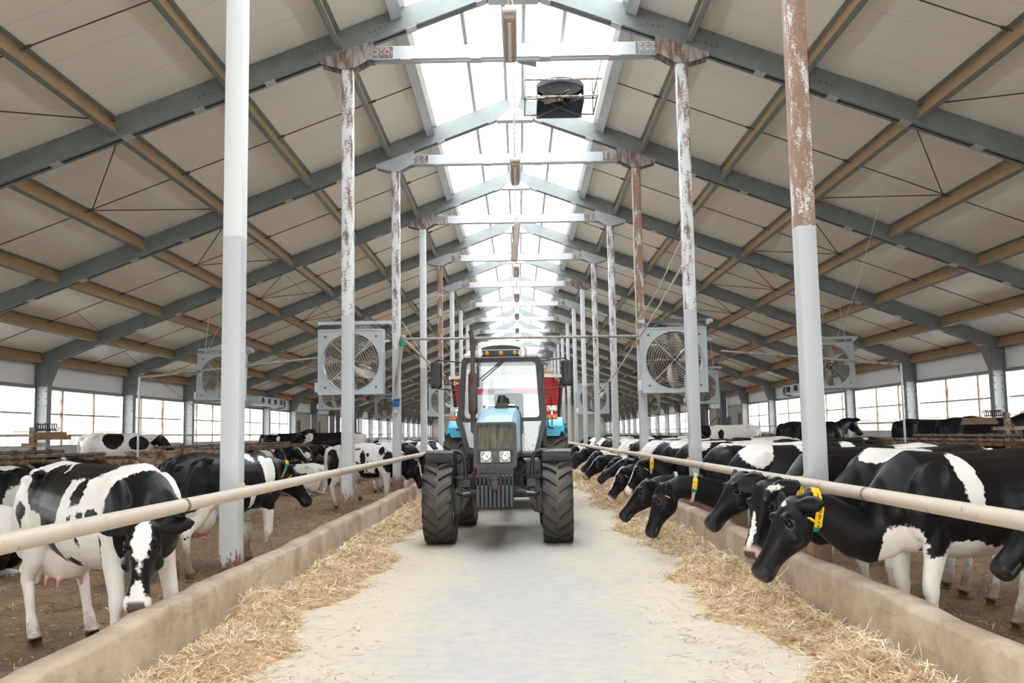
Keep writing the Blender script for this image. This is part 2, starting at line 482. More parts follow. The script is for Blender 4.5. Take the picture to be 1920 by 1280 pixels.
mw = Matrix((R2, U2, -F)).transposed().to_4x4(); mw.translation = V((-0.0393, 0, 1.56)); co.matrix_world = mw
cam.dof.use_dof = False
# ------------------------------------------------------------------ the barn
A = 2.76; L = 6.0; Y0 = 8.86
FR = [Y0 + L * k for k in range(-2, 24)]
YN, YF = -8.0, 146.9
SL = 0.376
def zb(x): return 8.93 - SL * abs(x)          # underside of the rafters
NRM = math.hypot(1, SL)
# ground
mb = MB(); mb.bbox((-2.6, YN, -0.2), (2.6, YF, 0.0)); struct('floor_aisle', mb, M['floor'])
for s, nm in ((-1, 'floor_pen_left'), (1, 'floor_pen_right')):
    mb = MB()
    nx, ny = 70, 420
    xs = [2.6 + (13.99 - 2.6) * i / nx for i in range(nx + 1)]; ys = [YN + (YF - YN) * (j / ny) ** 1.6 for j in range(ny + 1)]
    rnd = random.Random(3)
    vs = []
    for y in ys:
        for x in xs:
            h = -0.125 + 0.018 * math.sin(x * 3.1 + y * 1.7) * math.sin(y * 2.3 - x) + rnd.uniform(-.014, .014)
            if x > 7.7: h = 0.29 + rnd.uniform(-.01, .01)      # the raised lying beds
            vs.append((s * x, y, h))
    fs = []
    for j in range(ny):
        for i in range(nx):
            a = j * (nx + 1) + i; q = (a, a + 1, a + nx + 2, a + nx + 1); fs.append(q if s > 0 else q[::-1])
    mb.add(vs, fs); struct(nm, mb, M['dirt'], 40)
# kerbs: worn tops, straight board-marked faces
for s, nm in ((-1, 'kerb_left'), (1, 'kerb_right')):
    mb = MB(); rings = []; rnd = random.Random(11 + s)
    n = 260
    for j in range(n + 1):
        y = -2 + (YF + 1.9) * (j / n) ** 1.7
        w1 = rnd.uniform(-.006, .008); w2 = rnd.uniform(-.012, .01); z1 = rnd.uniform(-.012, .004); z2 = rnd.uniform(-.014, .004)
        dip = 0.012 * math.sin(y * 1.05) + .006 * math.sin(y * 4.1)
        rings.append([(s * 2.47, y, -.25), (s * 2.485, y, .355), (s * (2.50 + w1), y, .385 + z1 + dip), (s * 2.53, y, .397 + dip + z1 * .5), (s * 2.64, y, .40 + dip + z2 * .5),
                      (s * (2.68 + w2), y, .388 + z2 + dip), (s * (2.705 + w2 * .5), y, .35), (s * 2.72, y, -.25)])
    mb.loft(rings, True, True); o = struct(nm, mb, M['kerb'], 50)
    tag(o, 'worn concrete kerb along the feed aisle on the side of the ' + ('white-faced cow' if s < 0 else 'cow with the yellow number collar'), 'kerb')

# roof panels: three slabs a side, skylight strip along the ridge
def slab(xa, xb, z_off, th, s, y0=YN, y1=YF):
    return [(s * xa, y0, zb(xa) + z_off), (s * xb, y0, zb(xb) + z_off), (s * xb, y0, zb(xb) + z_off + th), (s * xa, y0, zb(xa) + z_off + th)]
for s, nm in ((-1, 'ceiling_left'), (1, 'ceiling_right')):
    a = slab(1.80, 15.0, .40, .12, s); mb = MB(); mb.loft([a, [(p[0], YF, p[2]) for p in a]]); struct(nm, mb, M['roof'])
    a = slab(0.0, 1.95, .53, .012, s); mb = MB(); mb.loft([a, [(p[0], YF, p[2]) for p in a]])
    struct('skylight_' + ('left' if s < 0 else 'right'), mb, M['skylight'])

# rafters with their plates, one object each
def channel_beam(mb, p0, p1, dep, m=0, yc=0.0, bat=1.25):
    """two channels toe to toe with batten plates under the slot; p0,p1 = (x,z) of the underside"""
    (x0, z0), (x1, z1) = p0, p1
    d = V((x1 - x0, 0, z1 - z0)); ln = d.length; d.normalize(); n = V((-d.z, 0, d.x)); n = n if n.z > 0 else -n
    def P(t, h, y): return V((x0, 0, z0)) + d * t + n * h + V((0, y, 0))
    for sy in (-1, 1):
        prof = [(.11, 0), (.11, dep), (.045, dep), (.045, dep - .012), (.098, dep - .012), (.098, .012), (.045, .012), (.045, 0)]
        mb.loft([[P(0, h, yc + sy * y) for y, h in prof], [P(ln, h, yc + sy * y) for y, h in prof]], True, True, m)
    t = 0.55
    while t < ln - .2:
        mb.loft([[P(t - .09, -.012, yc - .105), P(t + .09, -.012, yc - .105), P(t + .09, -.012, yc + .105), P(t - .09, -.012, yc + .105)],
                 [P(t - .09, -.001, yc - .105), P(t + .09, -.001, yc - .105), P(t + .09, -.001, yc + .105), P(t - .09, -.001, yc + .105)]], True, True, m + 1 if m == 0 else m)
        t += bat
for k, y in enumerate(FR):
    for s in (-1, 1):
        mb = MB(); channel_beam(mb, (s * .02, zb(.02)), (s * 13.75, zb(13.75)), .36, 0, y)
        # bolt-hole rows on the web
        for x in (2.3, 3.25, 5.1):
            for q in (-.09, 0, .09):
                c = V((s * (x + q), y - .112, zb(x + q) + .17)); mb.box(c, (.022, .008, .022), None, 2)
        struct('rafter_beam', mb, [M['steel_frame'], M['steel_light'], M['rod']])
    mb = MB(); mb.prism([(-.42, zb(.42) - .02), (.42, zb(.42) - .02), (.06, zb(0) + .12), (-.06, zb(0) + .12)], y - .125, y - .113); mb.prism([(-.42, zb(.42) - .02), (.42, zb(.42) - .02), (.06, zb(0) + .12), (-.06, zb(0) + .12)], y + .113, y + .125)
    mb.bbox((-.42, y - .12, zb(.42) - .035), (.42, y + .12, zb(.42) - .02)); struct('ridge_plate_beam', mb, M['steel_light'])
    # collar beam between the two aisle columns
    mb = MB(); channel_beam(mb, (-2.34, 7.74), (2.34, 7.74), .22, 0, y, 1.15)
    for s in (-1, 1):
        mb.bbox((s * 2.0, y - .125, 7.76), (s * 2.42, y - .112, 7.94), 2)
        for i in range(3):
            for j in range(2): mb.lathe([(.016, y - .145), (.016, y - .12)], 'Y', 6, (s * (2.08 + .11 * i), 0, 7.81 + .08 * j), 1, True)
    struct('collar_beam', mb, [M['steel_light'], M['steel_light'], M['rust_bits']])

# purlins, one object per bay
PX = [1.82, 2.82, 4.62, 6.5, 8.4, 10.3, 12.15, 13.75]
proto = {}
for s in (-1, 1):
    for i, x in enumerate(PX):
        mb = MB(); n = V((s * SL, 0, 1)).normalized(); d = V((s, 0, -SL)).normalized()
        base = V((s * x, 0, zb(x))) + n * .06
        dep = .30
        def P(t, h, yy): return base + d * t + n * h + V((0, yy, 0))
        def strip(a, b, th, mi):
            # a,b in (t,h); plate of thickness th
            dt = V((b[0] - a[0], b[1] - a[1])).normalized(); q = V((-dt.y, dt.x)) * th
            pr = [a, b, (b[0] + q.x, b[1] + q.y), (a[0] + q.x, a[1] + q.y)]
            mb.loft([[P(t, h, 0) for t, h in pr], [P(t, h, L - .25) for t, h in pr]], True, True, mi)
        if i == 0:
            strip((0, .14), (0, dep + .1), .05, 1); strip((-.02, .14), (.14, .14), .015, 1)
        else:
            strip((0, 0), (0, dep), .008, 0); strip((0, 0), (.085, 0), .008, 1); strip((-.08, dep - .01), (0, dep - .01), .008, 1); strip((.077, 0), (.077, .03), .006, 1)
            for yy in (.03, L - .28):
                mb.box(P(.02, .1, yy), (.05, .012, .14), None, 2)
        proto[(s, i)] = mb
for (s, i), mb in proto.items():
    o = struct('purlin_beam', mb, [M['tan_steel'], M['steel_frame'] if i else M['steel_light'], M['rust_bits']])
    o.location = (0, FR[0] + .125, 0)
    for y in FR[1:16]:
        c = o.copy(); COL.objects.link(c); c.location = (0, y + .125, 0)
    c = o.copy(); COL.objects.link(c); c.location = (0, FR[16] + .125, 0); c.scale = (1, (FR[-1] - FR[16]) / (L - .25), 1)   # the lapped run beyond
# skylight bars
for x in (-.92, -.19, .19, .92):
    mb = MB(); mb.bbox((x - .035, YN, zb(x) + .42), (x + .035, YF, zb(x) + .52)); struct('skylight_bar_beam', mb, M['steel_light'])
# sag rods down each slope at mid bay, with a bracing fan between two purlins
for k in range(len(FR) - 1):
    ym = FR[k] + L / 2
    for s in (-1, 1):
        mb = MB()
        mb.tube([(s * 1.9, ym, zb(1.9) + .30), (s * 13.7, ym, zb(13.7) + .30)], .011, 5)
        a = V((s * 8.35, ym, zb(8.35) + .28))
        mb.tube([a, V((s * 6.55, FR[k] + .15, zb(6.55) + .30))], .011, 5); mb.tube([a, V((s * 6.55, FR[k + 1] - .15, zb(6.55) + .30))], .011, 5)
        for x in PX[1:]:
            mb.tube([(s * (x - .06), ym, zb(x - .06) + .30), (s * (x + .03), ym, zb(x + .03) + .30)], .026, 6)
        o = struct('tie_rod_beam', mb, M['rod'])

# aisle columns
def column_mb():
    mb = MB(); w, d = .182, .20
    prof = []
    r = .018
    for k, (sx, sy) in enumerate(((1, 1), (-1, 1), (-1, -1), (1, -1))):
        for i in range(3):
            a = PI / 2 * k + PI / 2 * i / 2
            prof.append((sx * (w / 2 - r) + r * math.cos(a), sy * (d / 2 - r) + r * math.sin(a)))
    mb.loft([[(x, y, z) for x, y in prof] for z in (0.0, 3.5, 7.75)])
    return mb
ORD = ['first', 'second', 'third', 'fourth', 'fifth', 'sixth', 'seventh', 'eighth', 'ninth', 'tenth', 'eleventh', 'twelfth', 'thirteenth', 'fourteenth', 'fifteenth', 'sixteenth']
RUSTY = {(-1, 0): 'column_clean', (-1, 1): 'column_some', (-1, 2): 'column_some', (-1, 3): 'column_clean', (-1, 4): 'column_rusty',
         (1, 0): 'column_rusty', (1, 1): 'column_some', (1, 2): 'column_rusty', (1, 3): 'column_some', (1, 4): 'column_some'}
LOOK = {'column_clean': 'clean grey steel column', 'column_some': 'grey steel column with rust streaks above', 'column_rusty': 'grey steel column with heavy rust patches above'}
for s in (-1, 1):
    for k, y in enumerate(FR[2:18]):
        mk = RUSTY.get((s, k), 'column_clean')
        o = column_mb().build('column', M[mk], None, 30)
        o.location = (s * A, y, 0)
        side = 'by the white-faced cow' if s < 0 else 'by the numbered collar cows'
        tag(o, '%s, %s from the camera in the row %s' % (LOOK[mk], ORD[k], side), 'column', 'steel columns along the feed aisle', 'structure')
        # haunch head
        h = MB(); z0, z1 = 7.62, zb(A)
        for yy in (-.13, .118):
            h.prism([(-s * u, z) for u, z in ((-.10, 7.58), (.10, 7.58), (.36, 7.73), (.44, 7.73), (.44, zb(A - .44)), (-.44, zb(A + .44) + .02), (-.44, zb(A + .44) - .05))], yy, yy + .012)
        h.bbox((-.10, -.12, 7.60), (.10, .12, 7.75))
        o2 = h.build('column_haunch_beam', M['rust_bits'] if (k + (s > 0)) % 3 == 0 or k < 2 else M['steel_light']); o2['kind'] = 'structure'
        o2.location = (s * A, y, 0)

# side walls
WX = 14.0
for s, nm in ((-1, 'left'), (1, 'right')):
    mb = MB(); mb.bbox((s * WX, YN, -.1), (s * (WX + .25), YF, 1.20)); struct('wall_' + nm, mb, M['masonry'])
    mb = MB(); mb.bbox((s * (WX - .06), YN, 1.20), (s * (WX + .28), YF, 1.26)); mb.bbox((s * (WX + .02), YN, 1.26), (s * (WX + .2), YF, 1.42)); struct('trim_sill_' + nm, mb, M['steel_light'])
    mb = MB(); mb.bbox((s * (WX + .02), YN, 3.19), (s * (WX + .15), YF, 4.02)); struct('wall_eave_' + nm, mb, M['white_panel'])
    mb = MB(); mb.bbox((s * (WX - .04), YN, 3.10), (s * (WX + .16), YF, 3.20)); struct('trim_lintel_' + nm, mb, M['steel_frame'])
    for k, y in enumerate(FR):
        mb = MB()
        mb.bbox((s * (WX - .37), y - .02, 0), (s * (WX - .02), y + .02, 3.75))
        mb.bbox((s * (WX - .38), y - .12, 0), (s * (WX - .36), y + .12, 3.75), 1); mb.bbox((s * (WX - .02), y - .12, 0), (s * (WX + .0), y + .12, 3.75), 1)
        mb.prism([(s * (WX - .37), 3.15), (s * (WX - .0), 3.15), (s * WX, 3.78), (s * (WX - .62), zb(WX - .62) + .02), (s * (WX - .62), zb(WX - .62) - .05)], y - .10, y + .10, 'Y', 1)
        for z in (1.7, 2.1, 2.6, 2.8, 3.0):
            for dx in (.08, .29): mb.lathe([(.018, y - .035), (.018, y - .02)], 'Y', 6, (s * (WX - dx), 0, z), 2, True)
        struct('wall_post_column', mb, [M['steel_wall'], M['steel_frame'], M['rod']])
nw = 0
for s in (-1, 1):
    for k in range(len(FR) - 1):
        ya, yb = FR[k] + .12, FR[k + 1] - .12
        if k in (10, 11):
            mb = MB(); mb.bbox((s * (WX + .03), ya, 1.4), (s * (WX + .2), yb, 3.2)); struct('wall_infill', mb, M['masonry'])
            mb = MB(); mb.bbox((s * (WX - .03), ya + 1.2, .1), (s * (WX + .03), ya + 2.3, 2.6)); mb.bbox((s * (WX - .06), ya + 1.1, .1), (s * (WX - .03), ya + 1.2, 2.7)); mb.bbox((s * (WX - .06), ya + 2.3, .1), (s * (WX - .03), ya + 2.4, 2.7))
            struct('door_%d' % (nw + 1), mb, M['timber'])
            continue
        nw += 1
        mb = MB(); x = WX + .08
        for yy in (ya + 1.55, ya + 3.68): mb.bbox((s * (x - .03), yy - .04, 1.40), (s * (x + .03), yy + .04, 3.2))
        mb.bbox((s * (x - .025), ya, 2.36), (s * (x + .025), yb, 2.41)); mb.bbox((s * (x - .03), ya, 1.40), (s * (x + .03), yb, 1.45)); mb.bbox((s * (x - .03), ya, 3.14), (s * (x + .03), yb, 3.2))
        o = struct('window_%d' % nw, mb, M['rust_frame'])
        g = MB(); g.bbox((s * (x - .003), ya, 1.42), (s * (x + .003), yb, 3.18)); g.build('window_pane', M['pane'], o)
    # the pipe rail along the windows
    mb = MB(); mb.tube([(s * 13.45, YN, 1.74), (s * 13.45, YF, 1.74)], .03, 8)
    for y in FR: mb.bar((s * 13.45, y, 1.74), (s * 13.7, y, 1.74), .03, .03)
    o = mb.build('window_guard_rail', M['rust_frame'], None, 40); tag(o, 'rusty guard pipe running below the windows ' + ('behind the white-faced cow' if s < 0 else 'behind the numbered collar cows'), 'rail')
# far gable and the gable behind the camera (open doorway)
def gable(nm, y, x0, zt):
    mb = MB()
    for s in (-1, 1):
        mb.prism([(s * x0, -.1), (s * 15, -.1), (s * 15, zb(15) + .4), (s * x0, zb(x0) + .4)], y, y + .2)
    mb.prism([(-x0, zt), (x0, zt), (x0, zb(x0) + .4), (0, zb(0) + .4), (-x0, zb(x0) + .4)], y, y + .2)
    struct(nm, mb, M['masonry'])
gable('wall_far', YF, 2.6, 4.2)
gable('wall_near', YN - .2, 4.5, 5.0)
# the yard outside
mb = MB(); mb.bbox((-150, -60, -.6), (150, 260, -.25)); struct('ground_yard', mb, plain('pale_yard', lin(226, 224, 220), 0.9, 0, .05, .3))
for s, y0, y1, lab in ((-1, 36, 110, 'long pale shed outside beyond the windows behind the left pen'), (1, 32, 120, 'long pink-white shed outside beyond the windows behind the right pen')):
    b = empty('farm_shed', (s * 46, y0, 0), 0, lab, 'building')
    mb = MB(); mb.bbox((-4, 0, -.3), (4, y1 - y0, 2.5)); mb.build('wall', M['outside_wall'], b)
    mb = MB(); mb.prism([(-4.7, 2.5), (4.7, 2.5), (0, 4.3)], -.5, y1 - y0 + .5); mb.build('roof', plain('pale_shed_roof', lin(236, 234, 228), .9), b)
    mb = MB(); mb.bbox((-s * 4.76, -.4, 2.38), (-s * 4.68, y1 - y0 + .4, 2.52)); mb.build('eave_board', M['outside_eave'], b)
    for i in range(5):
        mb = MB(); mb.bbox((-s * 4.02 - .02, 6 + i * 11, .8), (-s * 4.02 + .02, 8 + i * 11, 1.9)); mb.build('window', plain('shed_window', lin(150, 160, 168), .3), b)
# ------------------------------------------------------------------ tractor and feed wagon
def tyre(R, w, rim_r, nl, lug=.034):
    mb = MB()
    prof = [(rim_r, -.40 * w), (rim_r + .03, -.47 * w), ((R + rim_r) / 2, -.52 * w), (R - .075, -.49 * w), (R - .05, -.40 * w), (R - .044, -.2 * w), (R - .042, 0)]
    prof = prof + [(r, -h) for r, h in reversed(prof[:-1])]
    mb.lathe(prof + [prof[0]], 'X', 56)
    def P(x, r, a): return (x, -r * math.cos(a), r * math.sin(a))
    for k in range(nl):
        for sg in (-1, 1):
            a0 = 2 * PI * (k + (0.5 if sg > 0 else 0)) / nl
            rings = []
            for i in range(7):
                t = i / 6
                x = sg * (w * .49 * (1 - t) + .035 * w * t)
                a = a0 - (1.15 * w / R) * (t ** 1.1) * .33
                half = (.036 + .010 * (1 - t)) / R
                rt = R - .012 * (1 - t) ** 3; rb = R - .06
                rings.append([P(x, rb, a - half * 1.25), P(x, rt, a - half), P(x, rt, a + half), P(x, rb, a + half * 1.25)])
            x = sg * w * .515; a = a0 + .012; half = .042 / R
            rings.insert(0, [P(x, R - .13, a - half), P(x, R - .075, a - half), P(x, R - .075, a + half), P(x, R - .13, a + half)])
            mb.loft(rings, True, True)
    return mb
def add_float(me, name, arr):
    at = me.attributes.new(name, 'FLOAT', 'POINT'); at.data.foreach_set('value', np.asarray(arr, np.float32))
def make_wheel(name, parent, loc, R, w, rim_r, nl, side):
    mb = tyre(R, w, rim_r, nl); o = mb.build(name, M['tyre'], parent, 35); o.location = loc
    v = np.array(mb.v); rr = np.hypot(v[:, 1], v[:, 2]); add_float(o.data, 'groove', np.clip((R - .015 - rr) / .025, 0, 1) * (rr > R - .06))
    rim = MB(); rim.lathe([(rim_r + .012, -.38 * w), (rim_r - .02, -.36 * w), (rim_r - .04, -.1 * w), (rim_r - .05, .12 * w), (rim_r * .55, .14 * w), (rim_r * .5, .2 * w), (.0, .2 * w)][::1], 'X', 32)
    rim.lathe([(rim_r + .012, .38 * w), (rim_r - .02, .36 * w), (rim_r - .05, .12 * w)], 'X', 32)
    if side < 0: rim.xf(Matrix.Scale(-1, 4, (1, 0, 0)))
    rim.build('rim', M['white_paint'], o, 40)
    hb = MB(); hb.lathe([(.0, .30 * w), (.07, .30 * w), (.09, .2 * w), (.09, -.25 * w), (.12, -.3 * w), (.0, -.3 * w)], 'X', 20)
    for i in range(8):
        a = PI / 4 * i; hb.lathe([(.014, .19 * w), (.014, .25 * w)], 'X', 6, (0, .15 * math.cos(a), .15 * math.sin(a)), 0, True)
    if side < 0: hb.xf(Matrix.Scale(-1, 4, (1, 0, 0)))
    hb.build('hub', M['grime'], o, 40)
    return o

T = empty('tractor', (-.335, 13.6, 0), -.035, 'blue farm tractor with a black-framed cab facing the camera in the aisle', 'tractor')
for s in (-1, 1):
    make_wheel('front_wheel', T, (s * .845, 0, .60), .60, .42, .33, 17, s)
    make_wheel('rear_wheel', T, (s * .80, 2.72, .87), .87, .49, .50, 18, s)
    # front mudguard with its tube bracket
    mb = MB(); rings = []
    for i in range(15):
        a = math.radians(72 + 62 * i / 14)
        ring = []
        for r, xo in ((.71, -.215), (.735, -.20), (.74, 0), (.735, .20), (.71, .215), (.725, .19), (.728, 0), (.725, -.19)):
            ring.append((s * .845 + xo, -r * math.cos(a), .60 + r * math.sin(a)))
        rings.append(ring)
    mb.loft(rings)
    a = math.radians(72); mb.loft([[(s * .845 + xo, -r * math.cos(a), .60 + r * math.sin(a) - dz) for r, xo in ((.715, -.2), (.715, .2), (.725, .2), (.725, -.2))] for dz in (0, .11)])
    g = mb.build('front_mudguard', M['black_plastic'], T, 40)
    br = MB(); br.tube(bend([(s * .70, .05, 1.325), (s * .50, .02, 1.30), (s * .47, 0, .86)], .12), .03, 10); br.box((s * .47, 0, .86), (.12, .12, .1)); br.build('mudguard_bracket', M['black_metal'], g, 40)
# chassis, engine, axle
mb = MB(); mb.rbox((0, .45, 1.0), (.40, 2.3, .5), .05); mb.rbox((0, .5, .72), (.34, 1.9, .3), .06); mb.bbox((-.20, -.72, .82), (.20, -.5, 1.12)); mb.rbox((0, 2.3, .85), (.62, 1.1, .6), .08)
mb.build('chassis', M['grime'], T, 40)
mb = MB(); mb.tube([(-.62, 0, .71), (-.3, 0, .73), (.3, 0, .73), (.62, 0, .71)], [.06, .085, .085, .06], 12); mb.rbox((0, 0, .68), (.34, .32, .24), .06)
mb.build('front_axle', M['grime'], T, 40)
for s in (-1, 1):
    mb = MB(); mb.lathe([(.05, .44), (.07, .46), (.065, .62), (.085, .66), (.085, .78), (.06, .80), (.06, .90), (.085, .92), (.085, .96), (.0, .97)], 'Z', 14, (s * .565, 0, 0))
    mb.rbox((s * .60, -.02, .60), (.12, .2, .34), .03); mb.prism([(s * .56, .44), (s * .62, .44), (s * .50, .66), (s * .42, .66)], -.06, .06); mb.build('steering_knuckle', M['grime'], T, 40)
    mb = MB(); mb.tube([(s * .24, -.16, .745), (s * .40, -.16, .74)], .035, 10); mb.tube([(s * .40, -.16, .74), (s * .55, -.14, .72)], .016, 8, 1); mb.ball((s * .56, -.14, .72), .035, 10, 6)
    mb.build('steering_cylinder', [M['black_metal'], M['chrome']], T, 40)
    mb = MB(); mb.tube(bend([(s * .42, .3, 1.0), (s * .30, .1, .9), (s * .33, -.06, .80), (s * .45, -.1, .76)], .06), .012, 6); mb.tube(bend([(s * .40, .3, 1.12), (s * .34, 0, 1.02), (s * .25, -.3, 1.0)], .05), .010, 6); mb.build('hydraulic_hose', M['black_plastic'], T, 40)
mb = MB(); mb.tube([(-.355, .15, 1.02), (-.35, .15, 1.22)], .028, 8); mb.tube([(-.355, .15, .99), (-.355, .15, 1.02)], .018, 8); mb.build('hydraulic_ram', M['red'], T, 40)
mb = MB(); mb.bbox((.38, .02, .72), (.44, .1, .80)); mb.build('red_connector', M['red'], T)
mb = MB(); mb.rbox((.48, .75, 1.02), (.24, .4, .3), .03); mb.build('battery_box', M['dark_iron'], T, 40)
mb = MB(); mb.rbox((-.46, .8, .80), (.28, .6, .3), .05); mb.build('fuel_tank', M['grime'], T, 40)
for s in (-1, 1):
    mb = MB()
    for i in range(2): mb.box((s * .52, .95 + .2 * i, .62 + .28 * i), (.26, .2, .03))
    mb.bar((s * .64, .98, .60), (s * .64, 1.2, 1.15), .02, .04); mb.bar((s * .40, .98, .60), (s * .40, 1.2, 1.15), .02, .04)
    mb.build('cab_step', M['black_metal'], T)
# front weights
for i in range(9):
    x = -.222 + .0555 * i
    mb = MB(); mb.rbox((x, -.93, .735), (.047, .30, .29), .016)
    if i != 4:
        z = .96; mb.frame([(x - .023, .86), (x + .023, .86), (x + .023, 1.02), (x - .023, 1.02)], [(x - .011, .88), (x + .011, .88), (x + .011, .995), (x - .011, .995)], -1.05, -.82)
    mb.build('front_weight', M['dark_iron'], T, 40)
mb = MB(); mb.lathe([(.0, .80), (.05, .82), (.058, .93), (.045, .955), (.06, .965), (.06, .995), (.03, 1.0), (.03, 1.03), (.0, 1.03)], 'Z', 14, (0, -1.09, 0)); mb.tube(bend([(-.06, -1.09, 1.035), (0, -1.09, 1.06), (.045, -1.1, 1.02)], .03), .007, 6)
mb.rbox((0, -.98, .93), (.12, .16, .10), .02); mb.build('tow_hitch', M['exhaust'], T, 40)
mb = MB(); mb.rbox((0, -.74, 1.07), (.50, .1, .12), .02); mb.build('weight_carrier', M['dark_iron'], T, 40)
# bonnet
mb = MB(); rings = []
for y, zt, hw in ((-.73, 1.70, .275), (-.70, 1.735, .285), (-.3, 1.84, .295), (.2, 1.91, .30), (.75, 1.955, .30)):
    zb_ = 1.30
    rings.append([(-hw, y, zb_), (-hw, y, zt - .12), (-hw + .02, y, zt - .05), (-hw + .06, y, zt - .008), (-hw * .4, y, zt + .012), (hw * .4, y, zt + .012), (hw - .06, y, zt - .008), (hw - .02, y, zt - .05), (hw, y, zt - .12), (hw, y, zb_)])
mb.loft(rings); bo = mb.build('bonnet', M['blue'], T, 35)
mb = MB(); mb.rbox((0, .2, 1.25), (.56, 1.1, .12), .02); mb.build('bonnet_side', M['black_metal'], bo, 35)
mb = MB(); mb.tube(bend([(-.24, .58, 1.955), (-.24, .60, 2.0), (.24, .60, 2.0), (.24, .58, 1.955)], .04), .014, 8); mb.build('bonnet_handle', M['chrome'], bo, 40)
mb = MB(); mb.frame(rrect(-.295, 1.10, .295, 1.725, .05), rrect(-.245, 1.155, .245, 1.69, .03), -.80, -.70); mb.bbox((-.25, -.79, 1.335), (.25, -.74, 1.365))
gf = mb.build('grille_frame', M['dark_iron'], T, 40)
mb = MB(); mb.bbox((-.25, -.755, 1.36), (.25, -.735, 1.70))
for i in range(16): mb.bbox((-.24 + .03 * i + .01, -.765, 1.365), (-.24 + .03 * i + .02, -.75, 1.695))
mb.build('grille', M['grille'], gf)
mb = MB(); mb.bbox((-.25, -.76, 1.14), (.25, -.72, 1.345)); mb.build('lamp_panel', M['black_plastic'], gf)
mb = MB(); mb.bbox((-.055, -.775, 1.175), (.055, -.755, 1.335)); mb.build('lamp_panel_cover', M['grille'], gf)
for s in (-1, 1):
    mb = MB(); mb.rbox((s * .132, -.77, 1.253), (.148, .03, .155), .012); h = mb.build('headlight', M['lens'], T, 40)
    mb = MB(); mb.lathe([(.0, -.787), (.03, -.789), (.052, -.792), (.062, -.786), (.066, -.78)], 'Y', 20, (s * .132, 0, 1.253)); mb.build('reflector', M['chrome'], h, 40)
# air intake
mb = MB(); mb.rbox((.03, .6, 1.985), (.20, .2, .09), .02); it = mb.build('air_intake', M['grime'], T, 40)
mb = MB(); mb.lathe([(.0, 2.15), (.05, 2.15), (.055, 2.14), (.085, 2.035), (.085, 2.02), (.0, 2.02)], 'Z', 18, (.03, .6, 0)); mb.build('intake_cap', M['black_plastic'], it, 40)
# exhaust
mb = MB(); mb.tube(bend([(-.26, .5, 1.56), (-.40, .5, 1.58), (-.405, .5, 1.9)], .1) + [V((-.405, .5, 2.35)), (-.40, .5, 2.85), (-.40, .5, 2.98), (-.415, .47, 3.08), (-.43, .45, 3.13)], [.042] * 8 + [.036] * 6, 12, 0, False)
ex = mb.build('exhaust_pipe', M['exhaust'], T, 40)
mb = MB(); mb.lathe([(.0, 1.87), (.06, 1.87), (.07, 1.89), (.07, 2.47), (.045, 2.50), (.0, 2.5)], 'Z', 10, (-.405, .5, 0))
for i in range(9):
    z = 1.96 + .055 * i
    for dx in (-.03, 0, .03): mb.bbox((-.405 + dx - .010, .425, z), (-.405 + dx + .010, .440, z + .018))
mb.build('muffler', M['exhaust'], ex, 40)
# cab
YC, YB = 1.12, 2.75
cab = MB()
oF = [(-.64, 2.70), (-.60, 2.76), (.60, 2.76), (.64, 2.70), (.715, 1.74), (.56, 1.24), (.30, 1.24), (-.30, 1.24), (-.56, 1.24), (-.715, 1.74)]
def ringp(p, d):
    return [(x * d, 1.9 + (z - 1.9) * d) for x, z in p]
# front frame: upright posts, header, belt rail, lower posts
def post(mb, a, b, w=.075, d=.09, y=YC): mb.bar((a[0], y, a[1]), (b[0], y, b[1]), d, w, 0, (1, 0, 0))
for s in (-1, 1):
    post(cab, (s * .585, 2.745), (s * .672, 1.78)); post(cab, (s * .675, 1.80), (s * .535, 1.26)); post(cab, (s * .54, 1.27), (s * .285, 1.27), .06); post(cab, (s * .285, 1.80), (s * .285, 1.26), .05)
    post(cab, (s * .60, 2.745), (s * .64, 1.3), .09, .09, YB); 
    cab.bar((s * .585, YC, 2.72), (s * .60, YB, 2.72), .07, .08); cab.bar((s * .672, YC, 1.80), (s * .66, YB, 1.80), .05, .08); cab.bar((s * .64, 1.95, 2.72), (s * .67, 1.95, 1.35), .06, .06)
post(cab, (-.62, 2.725), (.62, 2.725), .085); post(cab, (-.69, 1.785), (.69, 1.785), .06); post(cab, (-.6, 2.725), (.6, 2.725), .09, .09, YB); post(cab, (-.64, 1.75), (.64, 1.75), .07, .09, YB)
cab.rbox((0, 1.95, 1.22), (1.15, 1.6, .08), .03)
cf = cab.build('cab_frame', M['black_metal'], T, 35)
sl = MB()
sl.frame([(x, z) for x, z in rrect(-.655, 1.755, .655, 2.755, .09)], [(x, z) for x, z in rrect(-.565, 1.815, .565, 2.695, .06)], YC - .05, YC - .02)
for i, (x, y, z) in enumerate(sl.v): sl.v[i] = (x * (1 - .10 * (z - 1.75) / 1.0 + .06), y, z)
sl.build('windscreen_seal', M['black_plastic'], cf, 40)
gm = MB(); gm.loft([[(-.62, YC - .03, 1.80), (.62, YC - .03, 1.80), (.56, YC - .03, 2.71), (-.56, YC - .03, 2.71)], [(-.62, YC - .024, 1.80), (.62, YC - .024, 1.80), (.56, YC - .024, 2.71), (-.56, YC - .024, 2.71)]]); gm.build('windscreen', M['windscreen'], cf)
for s in (-1, 1):
    gm = MB(); gm.prism([(s * .29, 1.29), (s * .52, 1.29), (s * .645, 1.765), (s * .29, 1.765)], YC - .004, YC + .004); gm.build('lower_window', M['windscreen'], cf)
    gm = MB(); gm.loft([[(s * .675, YC + .04, 1.8), (s * .66, YB - .04, 1.8), (s * .605, YB - .04, 2.70), (s * .60, YC + .04, 2.70)], [(s * .670, YC + .04, 1.8), (s * .655, YB - .04, 1.8), (s * .600, YB - .04, 2.70), (s * .595, YC + .04, 2.70)]]); gm.build('side_window', M['pane'], cf)
